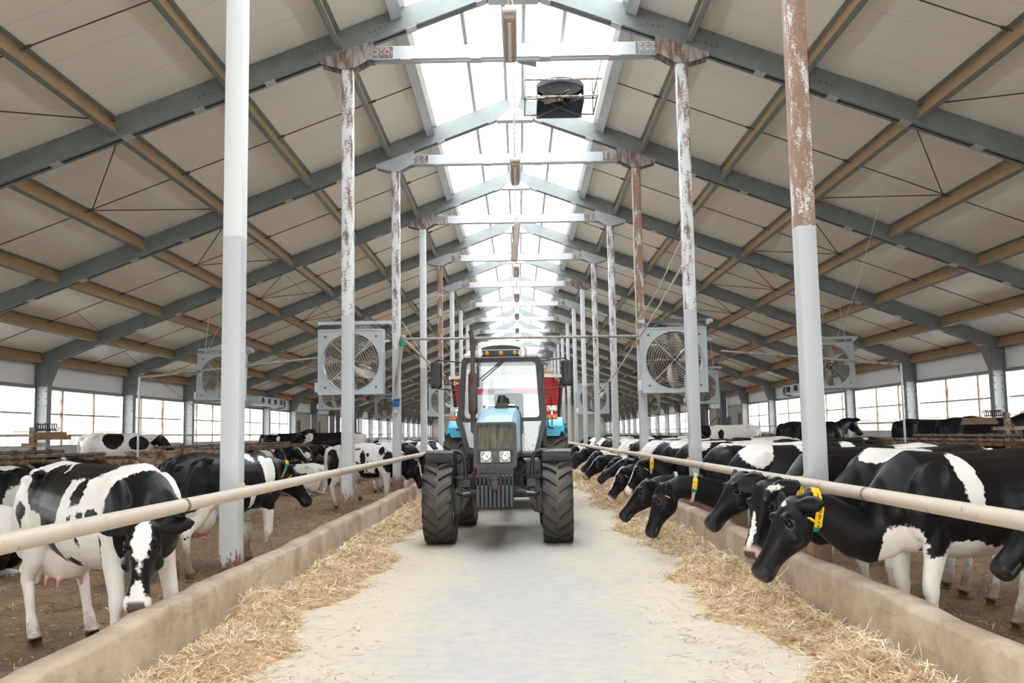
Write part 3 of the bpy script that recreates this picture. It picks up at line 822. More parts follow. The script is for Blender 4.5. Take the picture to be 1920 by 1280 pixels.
gm = MB(); gm.bbox((-.59, YB - .004, 1.79), (.59, YB + .004, 2.68)); gm.build('rear_window', M['pane'], cf)
mb = MB(); mb.rbox((.0, 1.95, 2.80), (1.18, 1.9, .07), .03); rings = []
for z, k in ((2.835, 1.0), (2.87, .97), (2.90, .90)):
    rings.append([(x * k, 1.95 + (y - 1.95) * k, z) for x, y in [(p[0], p[1]) for p in rrect(-.56, 1.02, .56, 2.88, .12)]])
mb.loft(rings); rf = mb.build('cab_roof', M['roof_white'], T, 40)
mb = MB(); rings = []
for z, k in ((2.90, 1.0), (2.985, 1.0), (3.02, .97), (3.045, .86)):
    rings.append([(x * k, 1.95 + (y - 1.95) * k, z) for x, y in rrect(-.385, 1.16, .385, 2.75, .10)])
mb.loft(rings); mb.build('roof_hood', M['roof_white'], rf, 40)
mb = MB(); mb.prism([(.32 * math.cos(PI * i / 12), 2.905 + .065 * math.sin(PI * i / 12)) for i in range(13)], 1.13, 1.17); mb.build('roof_vent', M['dark_opening'], rf)
mb = MB(); mb.rbox((0, 1.04, 2.83), (.62, .09, .11), .02); lb = mb.build('light_bar', M['black_plastic'], T, 40)
for x in (-.215, .005, .225):
    mb = MB(); mb.lathe([(.0, .955), (.02, .957), (.034, .97), (.036, 1.0)], 'Y', 14, (x, 0, 2.83)); mb.build('marker_light', M['amber_lens'], lb, 40)
for s in (-1, 1):
    mb = MB(); mb.lathe([(.0, 1.07), (.05, 1.05), (.072, .99), (.074, .965), (.066, .962)], 'Y', 20, (s * .345, 0, 2.835)); wl = mb.build('work_light', M['chrome'], T, 40)
    mb = MB(); mb.lathe([(.0, .958), (.04, .962), (.067, .968)], 'Y', 20, (s * .345, 0, 2.835)); mb.build('lens', M['lens'], wl, 40)
    # mirrors on their tube arms
    mb = MB(); mb.tube(bend([(s * .60, 1.10, 2.70), (s * .98, 1.13, 2.745), (s * 1.05, 1.15, 2.735), (s * 1.05, 1.16, 2.30), (s * .66, 1.10, 2.25)], .05), .011, 8); arm = mb.build('mirror_arm', M['black_plastic'], T, 40)
    mb = MB(); mb.rbox((s * 1.05, 1.22, 2.515), (.185, .07, .42), .035); mb.prism([(s * 1.05 - .06, 2.40), (s * 1.05 + .06, 2.40), (s * 1.05 + .035, 2.52), (s * 1.05 - .035, 2.52)], 1.165, 1.2); mb.prism([(s * 1.05 - .06, 2.66), (s * 1.05 + .06, 2.66), (s * 1.05 + .035, 2.53), (s * 1.05 - .035, 2.53)], 1.165, 1.2); mb.build('mirror', M['black_plastic'], arm, 40)
    # rear fender
    mb = MB(); rings = []
    for i in range(13):
        a = math.radians(48 + 105 * i / 12)
        rings.append([(s * xx, 2.72 - r * math.cos(a), .87 + r * math.sin(a)) for r, xx in ((.95, .60), (.97, .66), (.97, .97), (.93, 1.0), (.92, .99), (.955, .95), (.955, .66), (.94, .60))])
    mb.loft(rings); a = math.radians(48)
    mb.loft([[(s * .66, 2.72 - .97 * math.cos(a), .87 + .97 * math.sin(a) + .09), (s * .97, 2.72 - .97 * math.cos(a), .87 + .97 * math.sin(a) + .09), (s * .91, 2.72 - .97 * math.cos(a), .87 + .95 * math.sin(a) - .06), (s * .68, 2.72 - .97 * math.cos(a), .87 + .95 * math.sin(a) - .06)],
             [(s * .66, 2.75 - .97 * math.cos(a) + .02, .87 + .97 * math.sin(a) + .09), (s * .97, 2.75 - .97 * math.cos(a), .87 + .97 * math.sin(a) + .09), (s * .91, 2.75 - .97 * math.cos(a), .87 + .95 * math.sin(a) - .06), (s * .68, 2.75 - .97 * math.cos(a), .87 + .95 * math.sin(a) - .06)]])
    fe = mb.build('rear_fender', M['cyan'], T, 40)
    mb = MB(); mb.tube(bend([(s * .72, 2.0, 1.80), (s * .72, 2.0, 1.66), (s * .82, 2.0, 1.64)], .04), .012, 6); mb.build('lamp_cable', M['black_plastic'], fe, 40)
    mb = MB(); mb.rbox((s * .79, 1.74, 1.965), (.17, .07, .095), .015); mb.tube([(s * .79, 1.76, 1.92), (s * .79, 1.76, 1.86)], .014, 6); mb.tube([(s * .79, 1.77, 1.80), (s * .79, 2.02, 1.70)], .016, 6); mb.build('side_lamp', M['lens'], T, 40)
    mb = MB(); mb.rbox((s * .735, 1.74, 1.828), (.10, .06, .078), .01, None, 0); mb.rbox((s * .835, 1.74, 1.828), (.095, .06, .078), .01, None, 1); mb.build('indicator', [M['amber_lens'], M['orange_lens']], T, 40)
    mb = MB(); mb.tube(bend([(s * .66, 1.1, 2.2), (s * .77, 1.2, 2.19), (s * .78, 1.5, 2.15), (s * .78, 1.7, 2.0)], .06), .009, 6); mb.build('grab_rail', M['black_plastic'], T, 40)
for i, (x1, z1) in enumerate(((-.36, 2.42), (-.31, 2.40))):
    mb = MB(); mb.tube([(.02 + .05 * i, YC - .06, 2.735), (-.10 + .05 * i, YC - .075, 2.62)], .013, 6); mb.tube([(-.10 + .05 * i, YC - .075, 2.62), (x1, YC - .065, z1)], .007, 6); mb.build('wiper', M['black_plastic'], T, 40)
# cab inside
mb = MB(); mb.rbox((.05, 2.2, 1.62), (.5, .5, .14), .05); mb.rbox((.05, 2.46, 1.95), (.5, .13, .62), .06); mb.build('seat', M['seat_cloth'], T, 40)
mb = MB(); mb.lathe([(.19 + .014 * math.cos(a), .014 * math.sin(a)) for a in [2 * PI * i / 8 for i in range(9)]], 'Z', 28); mb.tube([(-.19, 0, 0), (.19, 0, 0)], .012, 6); mb.tube([(0, 0, 0), (0, 0, -.5)], .025, 8)
mb.xf(Matrix.Translation((.05, 1.75, 1.90)) @ Matrix.Rotation(-.5, 4, 'X')); mb.build('steering_wheel', M['black_plastic'], T, 40)
mb = MB(); mb.rbox((.03, 1.35, 1.72), (.5, .22, .2), .05); mb.build('dashboard', M['black_plastic'], T, 40)
mb = MB(); mb.bbox((-.5, 1.98, 2.35), (-.42, 2.02, 2.7)); mb.build('sun_visor', M['black_plastic'], T, 40)

# feed wagon behind the tractor
Wg = empty('feed_wagon', (-.27, 18.2, 0), -.01, 'red feed mixing wagon heaped with hay, hitched behind the tractor', 'wagon')
def rectring(hx, y0, y1, z, c=.35): return [(-hx + c, y0, z), (hx - c, y0, z), (hx, y0 + c, z), (hx, y1 - c, z), (hx - c, y1, z), (-hx + c, y1, z), (-hx, y1 - c, z), (-hx, y0 + c, z)]
mb = MB(); mb.loft([rectring(.95, 1.1, 4.4, .75), rectring(1.19, .75, 4.9, 2.74), rectring(1.13, .81, 4.84, 2.74), rectring(.90, 1.15, 4.35, .80)], True); mb.build('tub', M['red'], Wg)
mb = MB(); mb.loft([rectring(1.21, .73, 4.92, 2.70), rectring(1.21, .73, 4.92, 2.77), rectring(1.12, .82, 4.83, 2.77), rectring(1.12, .82, 4.83, 2.70)], False); mb.build('rim_band', M['white_paint'], Wg)
mb = MB(); mb.bbox((-.72, .60, .95), (.72, .66, 2.36)); fp = mb.build('front_panel', M['white_paint'], Wg)
mb = MB(); mb.bbox((-.72, .59, 2.37), (.72, .67, 2.48)); mb.build('red_band', M['red'], fp)
mb = MB(); mb.prism([(-.42, 2.375), (.10, 2.375), (.10, 2.475), (-.36, 2.475)], .575, .60); mb.build('rubber_lip', M['black_plastic'], fp)
mb = MB(); mb.bbox((-.68, .62, 2.48), (.68, .66, 2.95)); mb.build('glare_panel', M['white_paint'], fp)  # added white panel standing in for the glare above the band
mb = MB(); mb.bbox((-.7, 1.0, .45), (.7, 4.5, .75)); mb.bar((0, -1.2, .55), (0, 1.1, .6), .16, .12); mb.tube([(1.12, .9, 2.7), (.98, 1.2, .9)], .035, 6); mb.tube([(-1.12, .9, 2.7), (-.98, 1.2, .9)], .035, 6); mb.build('wagon_frame', M['black_metal'], Wg)
for s in (-1, 1): make_wheel('wheel', Wg, (s * .95, 3.2, .48), .48, .32, .24, 16, s)
# ------------------------------------------------------------------ fittings: rails, fans, lamps, pipes, stalls
for s in (-1, 1):
    r = empty('feed_rail', (0, 0, 0), 0, 'long cream-painted feed rail ' + ('in front of the white-faced cow' if s < 0 else 'over the necks of the collared cows'), 'rail')
    mb = MB(); ys = [YN + .5 + 1.5 * i for i in range(70)]
    mb.tube([(s * 2.55, y, 1.07) for y in ys if y < YF], .052, 14); p = mb.build('pipe', M['pipe_cream'], r, 60)
    for y in (1.0, 7.0, 13.0, 19.0, 25.0):
        mb = MB(); mb.lathe([(.0521, y - .03), (.0545, y - .015), (.0545, y + .015), (.0521, y + .03)], 'Y', 14, (s * 2.55, 0, 1.07)); mb.build('weld_seam', M['rust_bits'], p, 60)
    for y in FR[2:12]:
        mb = MB(); mb.box((s * (2.55 + .055), y - .14, 1.10), (.13, .05, .05)); mb.box((s * 2.64, y - .12, 1.10), (.06, .06, .09)); mb.build('bracket', M['pipe_cream'], r)

def fan_proto():
    t = empty('barn_fan')
    w = .72
    mb = MB()
    n = 48; ci = [(.645 * math.cos(2 * PI * i / n + PI / 4), .645 * math.sin(2 * PI * i / n + PI / 4)) for i in range(n)]
    sq = []
    for i in range(n):
        a = 2 * PI * i / n + PI / 4; c, s_ = math.cos(a), math.sin(a); k = w / max(abs(c), abs(s_)); sq.append((c * k, s_ * k))
    mb.frame(sq, ci, -.02, .0); mb.frame(sq, [(x * .965, z * .965) for x, z in sq], -.05, .28)
    ri = [(x * .985, z * .985) for x, z in ci]; mb.frame(ci, ri, -.03, .26)
    for sx in (-1, 1):
        for sz in (-1, 1): mb.lathe([(.022, -.05), (.022, -.02)], 'Y', 8, (sx * .56, 0, sz * .56), 1, True)
    ca = mb.build('case', [M['fan_case'], M['rod']], t, 40)
    mb = MB(); mb.rbox((-.76, .1, -.55), (.09, .16, .22), .02); mb.build('switch_box', M['white_paint'], ca, 40)
    g = MB()
    for i in range(11):
        r = .10 + .053 * i; g.lathe([(r + .005 * math.cos(a), -.045 + .005 * math.sin(a) - .0 * r) for a in [2 * PI * q / 4 for q in range(5)]], 'Y', 44)
    for a in (PI / 4, -PI / 4, 0): g.tube([(-.66 * math.cos(a), -.04, -.66 * math.sin(a)), (.66 * math.cos(a), -.04, .66 * math.sin(a))], .011 if a else .006, 6)
    g.build('guard_grille', M['wire'], t, 60)
    for k in range(6):
        a0 = 2 * PI * k / 6 + .35; rings = []
        for i in range(8):
            u = i / 7; r = .10 + .52 * u; hw = .06 + .10 * math.sin(PI * min(1, u * .75 + .15)); pit = math.radians(38 - 16 * u)
            sw = .12 * u * u
            ring = []
            for q in (-1, -.5, 0, .5, 1):
                l = q * hw; cam_ = .025 * (1 - q * q)
                x = r; tng = l * math.cos(pit) + sw; yy = .12 + l * math.sin(pit) - cam_
                a = a0; ring.append((x * math.cos(a) - tng * math.sin(a), yy, x * math.sin(a) + tng * math.cos(a)))
            ring += [(p[0], p[1] + .006, p[2]) for p in reversed(ring)]
            rings.append(ring)
        mb = MB(); mb.loft(rings); mb.build('blade', M['fan_blade'], t, 50)
    mb = MB(); mb.lathe([(.0, .02), (.08, .03), (.10, .06), (.10, .20), (.0, .21)], 'Y', 18); mb.rbox((.0, .28, -.1), (.2, .14, .2), .03); mb.bar((0, .24, -.66), (0, .24, .66), .06, .03, 0, (0, 1, 0)); mb.build('motor', M['grime'], t, 40)
    return t
FANS = [(-3.71, 20.4, 3.20, 0, 'fan by the rusty third column beside the water pipe', 1), (3.42, 20.4, 3.12, 0, 'fan over the cows with the bent white rope below its row', 1),
        (-9.1, 28.3, 3.44, .10, 'fan under the roof half hidden behind the nearest clean column', 2), (9.6, 28.6, 3.50, -.10, 'fan hung under the roof just behind the rust-topped column', 2),
        (-8.0, 40.5, 3.45, .05, 'fan low behind the big fan on the white-faced cow side', 2), (8.0, 40.5, 3.45, -.05, 'fan low behind the big fan on the collared cow side', 2),
        (-3.5, 43.5, 3.15, 0, 'fan deep in the aisle seen beside the tractor mirror and fender lamp', 1), (3.5, 43.5, 3.15, 0, 'fan deep in the aisle over the far feeding cows', 1),
        (-9.2, 64, 3.5, 0, 'small distant fan beside the blue valve column', 2), (9.0, 64, 3.5, 0, 'small distant fan near the dark posts', 2)]
f0 = fan_proto()
for i, (x, y, z, rz, lab, br) in enumerate(FANS):
    o = f0 if i == 0 else copy_tree(f0)
    o.location = (x, y, z); o.rotation_euler = (math.radians(0 if br == 1 else -6), 0, rz)
    tag(o, 'square grey ventilation ' + lab, 'fan', 'barn ventilation fans')
    s = 1 if x > 0 else -1
    mb = MB()
    if br == 1:
        xi = (abs(A) + .1) - abs(x); e = -s
        xc = s * (A + .1) - x
        mb.bar((xc - s * .05, .12, .88), (s * .75, .12, .88), .06, .07); mb.bar((xc, .12, .88), (xc, .12, .45), .05, .05); mb.bar((xc, .12, .46), (s * -.6 if abs(xc) > .6 else xc * .9, .12, .46), .04, .04)
        mb.bar((0 - s * .3, .12, .88), (0 - s * .3, .12, .70), .03, .03); mb.bar((s * .5, .12, .88), (s * .5, .12, .70), .03, .03)
        mb.bar((xc, .12, .86), (xc, FR[4] - y if y < 30 else .5, .86), .05, .06)
        mb.build('hanger_bracket', M['fan_case'], o)
    else:
        for sx in (-.55, .55):
            h = zb(x + sx) + .3 - z
            mb.tube([(sx, .1, .68), (sx * .8, .1, h)], .012, 6)
        mb.tube([(-.55, .1, .68), (.2, .1, zb(x) + .3 - z)], .008, 5)
        mb.build('hanger_rod', M['cable_white'], o)

# lamps on chains under the ridge
def lamp_proto():
    t = empty('hanging_lamp')
    mb = MB(); mb.rbox((0, 0, .05), (.16, 1.30, .06), .025); b = mb.build('housing', M['lamp_body'], t, 40)
    mb = MB(); mb.rbox((0, 0, 0), (.135, 1.20, .07), .03); mb.build('diffuser', M['lamp_lens'], t, 40)
    mb = MB(); mb.tube([(0, -.5, -.037), (0, .5, -.037)], .018, 8); mb.build('tube', M['duct'], t, 40)
    for yy in (-.58, .58):
        mb = MB()
        h = 3.05; n = 22
        for i in range(n):
            z0 = .08 + h * i / n
            d = .011
            mb.tube([(d, yy, z0), (-d, yy, z0 + h / n * .5), (d, yy, z0 + h / n)], .006, 4)
        mb.build('chain', M['wire'], t)
    return t
l0 = lamp_proto()
LY = [10.0, 14.6, 19.2, 23.8, 28.4, 33.0, 37.6, 42.2, 46.8, 51.4]
for i, y in enumerate(LY):
    o = l0 if i == 0 else copy_tree(l0)
    o.location = (-.06 + .04 * (i > 0), y, 5.95 if i == 0 else 5.72)
    tag(o, 'long dusty strip lamp on chains under the skylight, %s from the camera' % ORD[i], 'lamp', 'strip lamps under the ridge')
mb = MB(); mb.rbox((0, 0, 0), (.12, .1, .75), .03); mb.tube([(0, 0, .37), (.03, 0, 1.0), (-.37, 0, 3.78)], .006, 5)
mb.xf(Matrix.Rotation(.10, 4, 'Y')); o = mb.build('dangling_lamp', M['lamp_lens'], None, 40); o.location = (-.03, 17.2, 5.15); tag(o, 'short dusty lamp tube dangling askew between the second and third strip lamps', 'lamp')
# wire ladder under the ridge
mb = MB()
for x in (-.07, .07): mb.tube([(x, 4, 8.86), (x, 60, 8.86)], .008, 4)
for i in range(60): mb.tube([(-.09, 4.4 + .93 * i, 8.86), (.09, 4.4 + .93 * i, 8.86)], .006, 4)
o = mb.build('cable_tray', M['steel_light'], None, 40); tag(o, 'narrow wire cable tray hung along the ridge under the skylight', 'cable tray')

# roof ventilator
t = empty('roof_ventilator', (.90, 17.9, 0), 0, 'round white roof ventilator duct with a dark fan box hanging in the skylight', 'ventilator')
mb = MB(); mb.lathe([(.46, 8.40), (.46, 9.6), (.44, 9.6), (.44, 8.40), (.46, 8.40)], 'Z', 40); mb.build('duct', M['duct'], t, 40)
mb = MB(); mb.lathe([(.47, 8.34), (.47, 8.44), (.45, 8.44), (.45, 8.34), (.47, 8.34)], 'Z', 40); mb.lathe([(.455, 8.44), (.435, 8.92), (.0, 8.92)], 'Z', 40); mb.build('duct_collar', M['dark_duct'], t, 40)
mb = MB()
mb.bbox((-.46, .43, 7.93), (.46, .45, 8.36))
for x in (-.45, .45): mb.bbox((x - .01, -.30, 8.02), (x + .01, .44, 8.36))
mb.bar((-.45, .42, 7.95), (.45, .42, 8.33), .02, .03, 1, (0, 1, 0)); mb.bar((-.45, .42, 8.33), (.45, .42, 7.95), .02, .03, 1, (0, 1, 0)); mb.build('fan_box', [M['dark_duct'], M['grey_panel']], t)
mb = MB()
for k in range(5):
    R = Matrix.Rotation(2 * PI * k / 5, 3, 'Z') @ Matrix.Rotation(.5, 3, 'X'); mb.box(Matrix.Rotation(2 * PI * k / 5, 3, 'Z') @ V((.22, 0, 8.2)), (.36, .13, .012), R)
mb.lathe([(.0, 8.12), (.07, 8.13), (.07, 8.26), (.0, 8.27)], 'Z', 14); mb.build('fan_blade', M['fan_blade'], t, 40)
mb = MB()
for y in (-.52, .52): mb.tube([(-.72, y, 8.37), (.80, y, 8.37)], .022, 8); mb.tube([(-.72, y, 8.03), (.72, y, 8.03)], .018, 8)

for x in (-.70, .70): mb.tube([(x, -.52, 8.37), (x, .52, 8.37)], .016, 6); mb.tube([(x, -.52, 8.03), (x, .52, 8.03)], .016, 6); mb.tube([(x, -.52, 8.03), (x, -.52, 8.37)], .016, 6); mb.tube([(x, .52, 8.03), (x, .52, zb(.9 + x) + .45)], .016, 6)
mb.tube([(.70, -.52, 8.37), (.80, -.52, zb(1.7) + .45)], .016, 6)
mb.build('support_frame', M['rust_bits'], t, 40)
mb = MB(); mb.prism([(-.85, 9.05), (-.45, 8.95), (-.45, 8.98), (-.85, 9.14)], -.3, .3); mb.build('flap', M['grey_panel'], t)

# water pipe across the aisle, its drop with the blue valve
P = empty('water_pipe', (0, 20.85, 0), 0, 'thin rusty water pipe crossing the aisle above the tractor between the third columns', 'pipe')
mb = MB(); mb.tube([(-2.55, -.1, 3.72), (2.70, -.1, 3.70)], .030, 10); mb.build('cross_pipe', M['pipe_grey'], P, 60)
mb = MB(); mb.tube(bend([(-2.62, -.16, 3.60), (-2.64, -.16, 3.3), (-2.74, -.16, 2.9), (-2.75, -.15, 2.42)], .2), .034, 10); mb.build('drop_pipe', M['pipe_grey'], P, 60)
mb = MB(); mb.ball((-2.60, -.12, 3.75), .07, 12, 8); mb.lathe([(.0, 3.56), (.065, 3.56), (.07, 3.60), (.06, 3.68), (.0, 3.7)], 'Z', 12, (-2.61, -.15, 0), 1); mb.build('pipe_elbow', [M['pipe_grey'], M['green_tag']], P, 40)
mb = MB(); mb.rbox((-2.76, -.15, 2.28), (.16, .1, .15), .03); mb.tube([(-2.80, -.2, 2.36), (-2.66, -.2, 2.36)], .025, 8); v = mb.build('valve', M['valve_blue'], P, 40)
mb = MB(); mb.ball((-2.76, -.15, 2.08), .05, 12, 8); mb.tube([(-2.76, -.15, 2.2), (-2.76, -.15, 2.06)], .02, 8); mb.build('pressure_gauge', M['fan_case'], v, 40)
mb = MB(); mb.tube([(-2.58, 20.95, 3.70), (-2.60, 26.5, 3.66), (-2.60, 32.6, 3.62)], .028, 8); o = mb.build('branch_pipe', M['pipe_cream'], None, 60); tag(o, 'cream pipe running away along the columns from the elbow above the blue valve', 'pipe')
def rope(nm, pts, r, m, lab, cat='rope'):
    mb = MB(); mb.tube(bend(pts, .8, 6), r, 6); o = mb.build(nm, m, None, 60); tag(o, lab, cat); return o
rope('rope', [(-2.62, 20.76, 4.12), (-2.55, 24, 3.72), (-2.5, 29, 3.20), (-2.6, 38.7, 2.9)], .014, M['cable_white'], 'white rope sagging back from the third column above the water pipe elbow')
rope('rope', [(2.64, 14.76, 4.62), (2.62, 17.5, 4.15), (2.6, 20.72, 3.95)], .012, M['cable_white'], 'upper white rope slung from the second column to the column past the big fan')
rope('rope', [(2.64, 14.76, 4.2), (2.60, 18, 3.75), (2.62, 20.72, 3.55), (2.45, 23.5, 3.05), (2.5, 29.5, 2.78)], .018, M['cable_white'], 'thick knotted white rope drooping past the tractor mirror on the collared cow side')
rope('wire_strand', [(2.66, 20.7, 6.9), (2.64, 20.72, 5.4), (2.66, 20.73, 4.0)], .014, M['cable_white'], 'white cable stapled down the face of the rusty column past the big fan', 'cable')
rope('wire_strand', [(-6.9, 24, zb(6.9) + .3), (-4.6, 28, 4.1), (-2.83, 32.8, 3.1)], .006, M['cable_dark'], 'thin dark wire slanting down beside the big fan near the white-faced cow', 'cable')
rope('wire_strand', [(-11.5, 23.9, zb(11.5) + .3), (-10.9, 27, 3.6), (-10.5, 33, 1.9), (-9.62, 37, 1.39)], .007, M['cable_dark'], 'thin dark wire slanting down past the pipe stand at the windows', 'cable')
rope('wire_strand', [(7.3, 17.9, zb(7.3) + .3), (8.0, 22, 4.6), (8.75, 30, 1.32)], .006, M['cable_white'], 'thin pale wire slanting from the roof past the fan behind the rust-topped column', 'cable')
for s in (-1, 1):
    t = empty('pipe_stand', (s * 8.05, 19.6, 0), 0, 'thin pipe stand with a long arm, ' + ('beside the rusty trough' if s < 0 else 'just past the rust-topped column'), 'pipe')
    mb = MB(); mb.tube([(0, 0, .25), (0, 0, 2.90)], .024, 8); mb.build('upright', M['steel_light'], t, 60)
    mb = MB(); mb.tube([(0, 0, 2.88), (-s * 3.6, .8, 3.30)], .026, 8); mb.tube([(-s * .25, .05, 2.9), (-s * .9, .2, 2.98)], .032, 8); mb.build('arm', M['pipe_grey'], t, 60)

# cubicle dividers: bent pipe loops with a neck rail
DN = 0
def divider(x, y, s, lab, grp):
    mb = MB()
    pts = bend([(s * 9.6, 0, 1.22), (s * 7.75, 0, 1.22), (s * 7.60, 0, .82), (s * 7.9, 0, .72), (s * 9.6, 0, .80)], .22, 5)
    mb.tube(pts, .032, 8)
    mb.tube([(s * 9.6, 0, .3), (s * 9.6, 0, 1.35)], .04, 8)
    o = mb.build('stall_divider', M['pipe_brown'], None, 60); o.location = (0, y, 0)
    tag(o, lab, 'stall divider', grp)
    return o
d0 = {}
def put(s, y, lab, grp):
    if s not in d0: d0[s] = divider(0, y, s, lab, grp); return
    c = d0[s].copy(); COL.objects.link(c); c.location = (0, y, 0); tag(c, lab, 'stall divider', grp)
near = [10.9, 12.2, 13.5, 14.8, 16.2, 17.6, 19.0]
for i, y in enumerate(near): put(-1, y, 'bent brown pipe stall divider before the rusty trough, %s counting back from it' % ORD[len(near) - 1 - i], 'dividers before the rusty trough')
far = [25.2, 26.5, 27.8, 29.1, 30.4, 31.7, 33.0, 34.3, 35.6, 36.9, 38.2]
for i, y in enumerate(far): put(-1, y, 'bent brown pipe stall divider past the rusty trough, %s after it' % ORD[i], 'dividers past the rusty trough')
for i in range(19): put(1, 17 + 1.3 * i if i < 5 else 22.8 + 1.3 * i, 'bent brown pipe stall divider behind the cows with collars, %s from the camera' % (ORD[i] if i < 16 else ['seventeenth', 'eighteenth', 'nineteenth', 'twentieth', 'twenty-first', 'twenty-second'][i - 16]), 'dividers behind the collared cows')
for s, y0, y1, lab in ((-1, 8, 19.6, 'brown neck rail clamped over the stall dividers before the rusty trough'), (-1, 24.5, 39, 'brown neck rail clamped over the stall dividers past the rusty trough'), (1, 16, 22.9, 'brown neck rail over the nearer stall dividers behind the collared cows'), (1, 28.6, 42.5, 'brown neck rail over the farther stall dividers behind the collared cows')):
    mb = MB()
    mb.tube([(s * 8.75, y0, 1.29), (s * 8.75, y1, 1.29)], .035, 8); mb.tube([(s * 9.62, y0, 1.36), (s * 9.62, y1, 1.36)], .035, 8)
    y = y0 + .6
    while y < y1: mb.box((s * 8.75, y, 1.27), (.12, .05, .12)); mb.box((s * 9.62, y, 1.36), (.1, .05, .1)); y += 1.3
    o = mb.build('neck_rail', M['pipe_brown'], None, 60); tag(o, lab, 'rail')
# rusty trough
t = empty('water_trough', (-7.3, 20.2, 0), 0, 'rust-stained steel water trough with a dull grey skirt between the stalls', 'trough')
mb = MB(); mb.bbox((-1.25, 0, .92), (1.05, .55, 1.30)); mb.bbox((-1.28, -.03, 1.28), (1.08, .02, 1.33)); mb.build('basin', M['rust_panel'], t)
mb = MB(); mb.bbox((-1.15, .05, .42), (.98, .5, .90)); mb.build('skirt', M['grey_panel'], t)
mb = MB()
for x in (-1.2, 1.0): mb.bbox((x - .04, .0, .04), (x + .04, .08, .95))
mb.bar((-1.2, .03, .90), (1.0, .03, .90), .05, .03); mb.build('trough_stand', M['pipe_brown'], t)
# back-scratching brushes on their posts
for s, x, y, lab in ((-1, -9.75, 18.6, 'rusty cattle brush post with a coil spring before the windows, by the rusty trough'), (1, 11.2, 21.5, 'rusty cattle brush post with a coil spring before the windows, behind the collared cows')):
    t = empty('cattle_brush', (x, y, 0), 0, lab, 'cattle brush')
    mb = MB(); mb.bbox((-.055, -.055, .25), (.055, .055, 1.86)); mb.bbox((-.35, -.06, 1.46), (.35, .06, 1.54)) if s > 0 else mb.bbox((-.2, -.06, 1.46), (.3, .06, 1.54)); mb.bbox((-.12, -.1, .9), (.12, .1, 1.0)); mb.build('post', M['rust_panel'], t)
    mb = MB(); mb.bbox((.05 if s < 0 else -1.02, -.09, 1.60), (.72 if s < 0 else -.25, .09, 1.67)); mb.bbox((.1 if s < 0 else -.98, -.11, 1.67), (.62 if s < 0 else -.3, .11, 1.75)); mb.build('brush_board', M['timber'], t)
    mb = MB(); n = 90; x0 = .06 if s < 0 else -.52
    mb.tube([(x0 + .42 * i / n, .07 * math.cos(2 * PI * i / 10), 1.85 + .07 * math.sin(2 * PI * i / 10)) for i in range(n + 1)], .011, 5); mb.build('coil_spring', M['black_metal'], t, 60)
    # horizontal rail from the post
t = empty('winch_post', (10.4, 48.5, 0), 0, 'rusty winch post with an orange drum and a white box far back by the windows', 'winch')
mb = MB(); mb.bbox((-.12, -.12, .3), (.12, .12, 2.9)); mb.bar((-.1, 0, 2.3), (1.4, 0, .9), .06, .06); mb.bar((-.1, 0, 2.3), (-1.3, 0, .9), .06, .06); mb.build('post', M['rust_bits'], t)
mb = MB(); mb.lathe([(.0, -.3), (.42, -.3), (.42, .3), (.0, .3)], 'Y', 18, (-.5, -.4, 1.25)); mb.build('drum', M['orange_paint'], t, 40)
mb = MB(); mb.rbox((0, -.15, 3.0), (.75, .4, .6), .03); mb.build('control_box', M['white_paint'], t)
mb = MB(); mb.rbox((.25, -.2, 2.0), (.7, .4, .5), .08); mb.build('gearbox', M['dark_iron'], t, 40)
for s in (-1, 1):
    for j, (x, y) in enumerate(((8.1, 41.5), (9.1, 41.5))):
        mb = MB(); mb.bbox((-.12, -.12, 0), (.12, .12, 3.3)); mb.bbox((-.2, -.2, .3), (.2, .2, .34)); o = mb.build('service_post', M['dark_post']); o.location = (s * (x + (1.7 if s < 0 else 0)), y + (14 if s < 0 else 0), 0)
        tag(o, 'dark blue-grey post, %s of the pair far on the %s cow side' % (('aisle-side', 'window-side')[j], 'collared' if s > 0 else 'white-faced'), 'post', 'dark service posts')
mb = MB()
for z in (.6, 1.5, 2.4): mb.bar((-10.6, 55.6, z), (-10.0, 55.6, z), .06, .10)
mb.bbox((-10.6, 55.58, .28), (-10.0, 55.64, 2.9)); o = mb.build('service_partition', M['dark_opening']); tag(o, 'dark boarded partition between the dark posts far back on the white-faced cow side', 'partition')
for s, y in ((-1, 49), (1, 43)):
    t = empty('curtain_winder', (s * 13.2, y, 3.45), 0, 'long grey slotted winder box above the windows on the ' + ('white-faced' if s < 0 else 'collared') + ' cow side', 'curtain winder')
    mb = MB(); mb.rbox((0, 0, 0), (.4, 5.0, .45), .03); mb.lathe([(.3, 2.4), (.3, 2.7), (.0, 2.7)], 'Y', 16); mb.build('box', M['fan_case'], t)
    mb = MB()
    for i in range(4): mb.bbox((-s * .24 - .02, -2.0 + 1.2 * i, -.1), (-s * .2, -1.6 + 1.2 * i, .15))
    mb.build('vent_slots', M['dark_opening'], t)
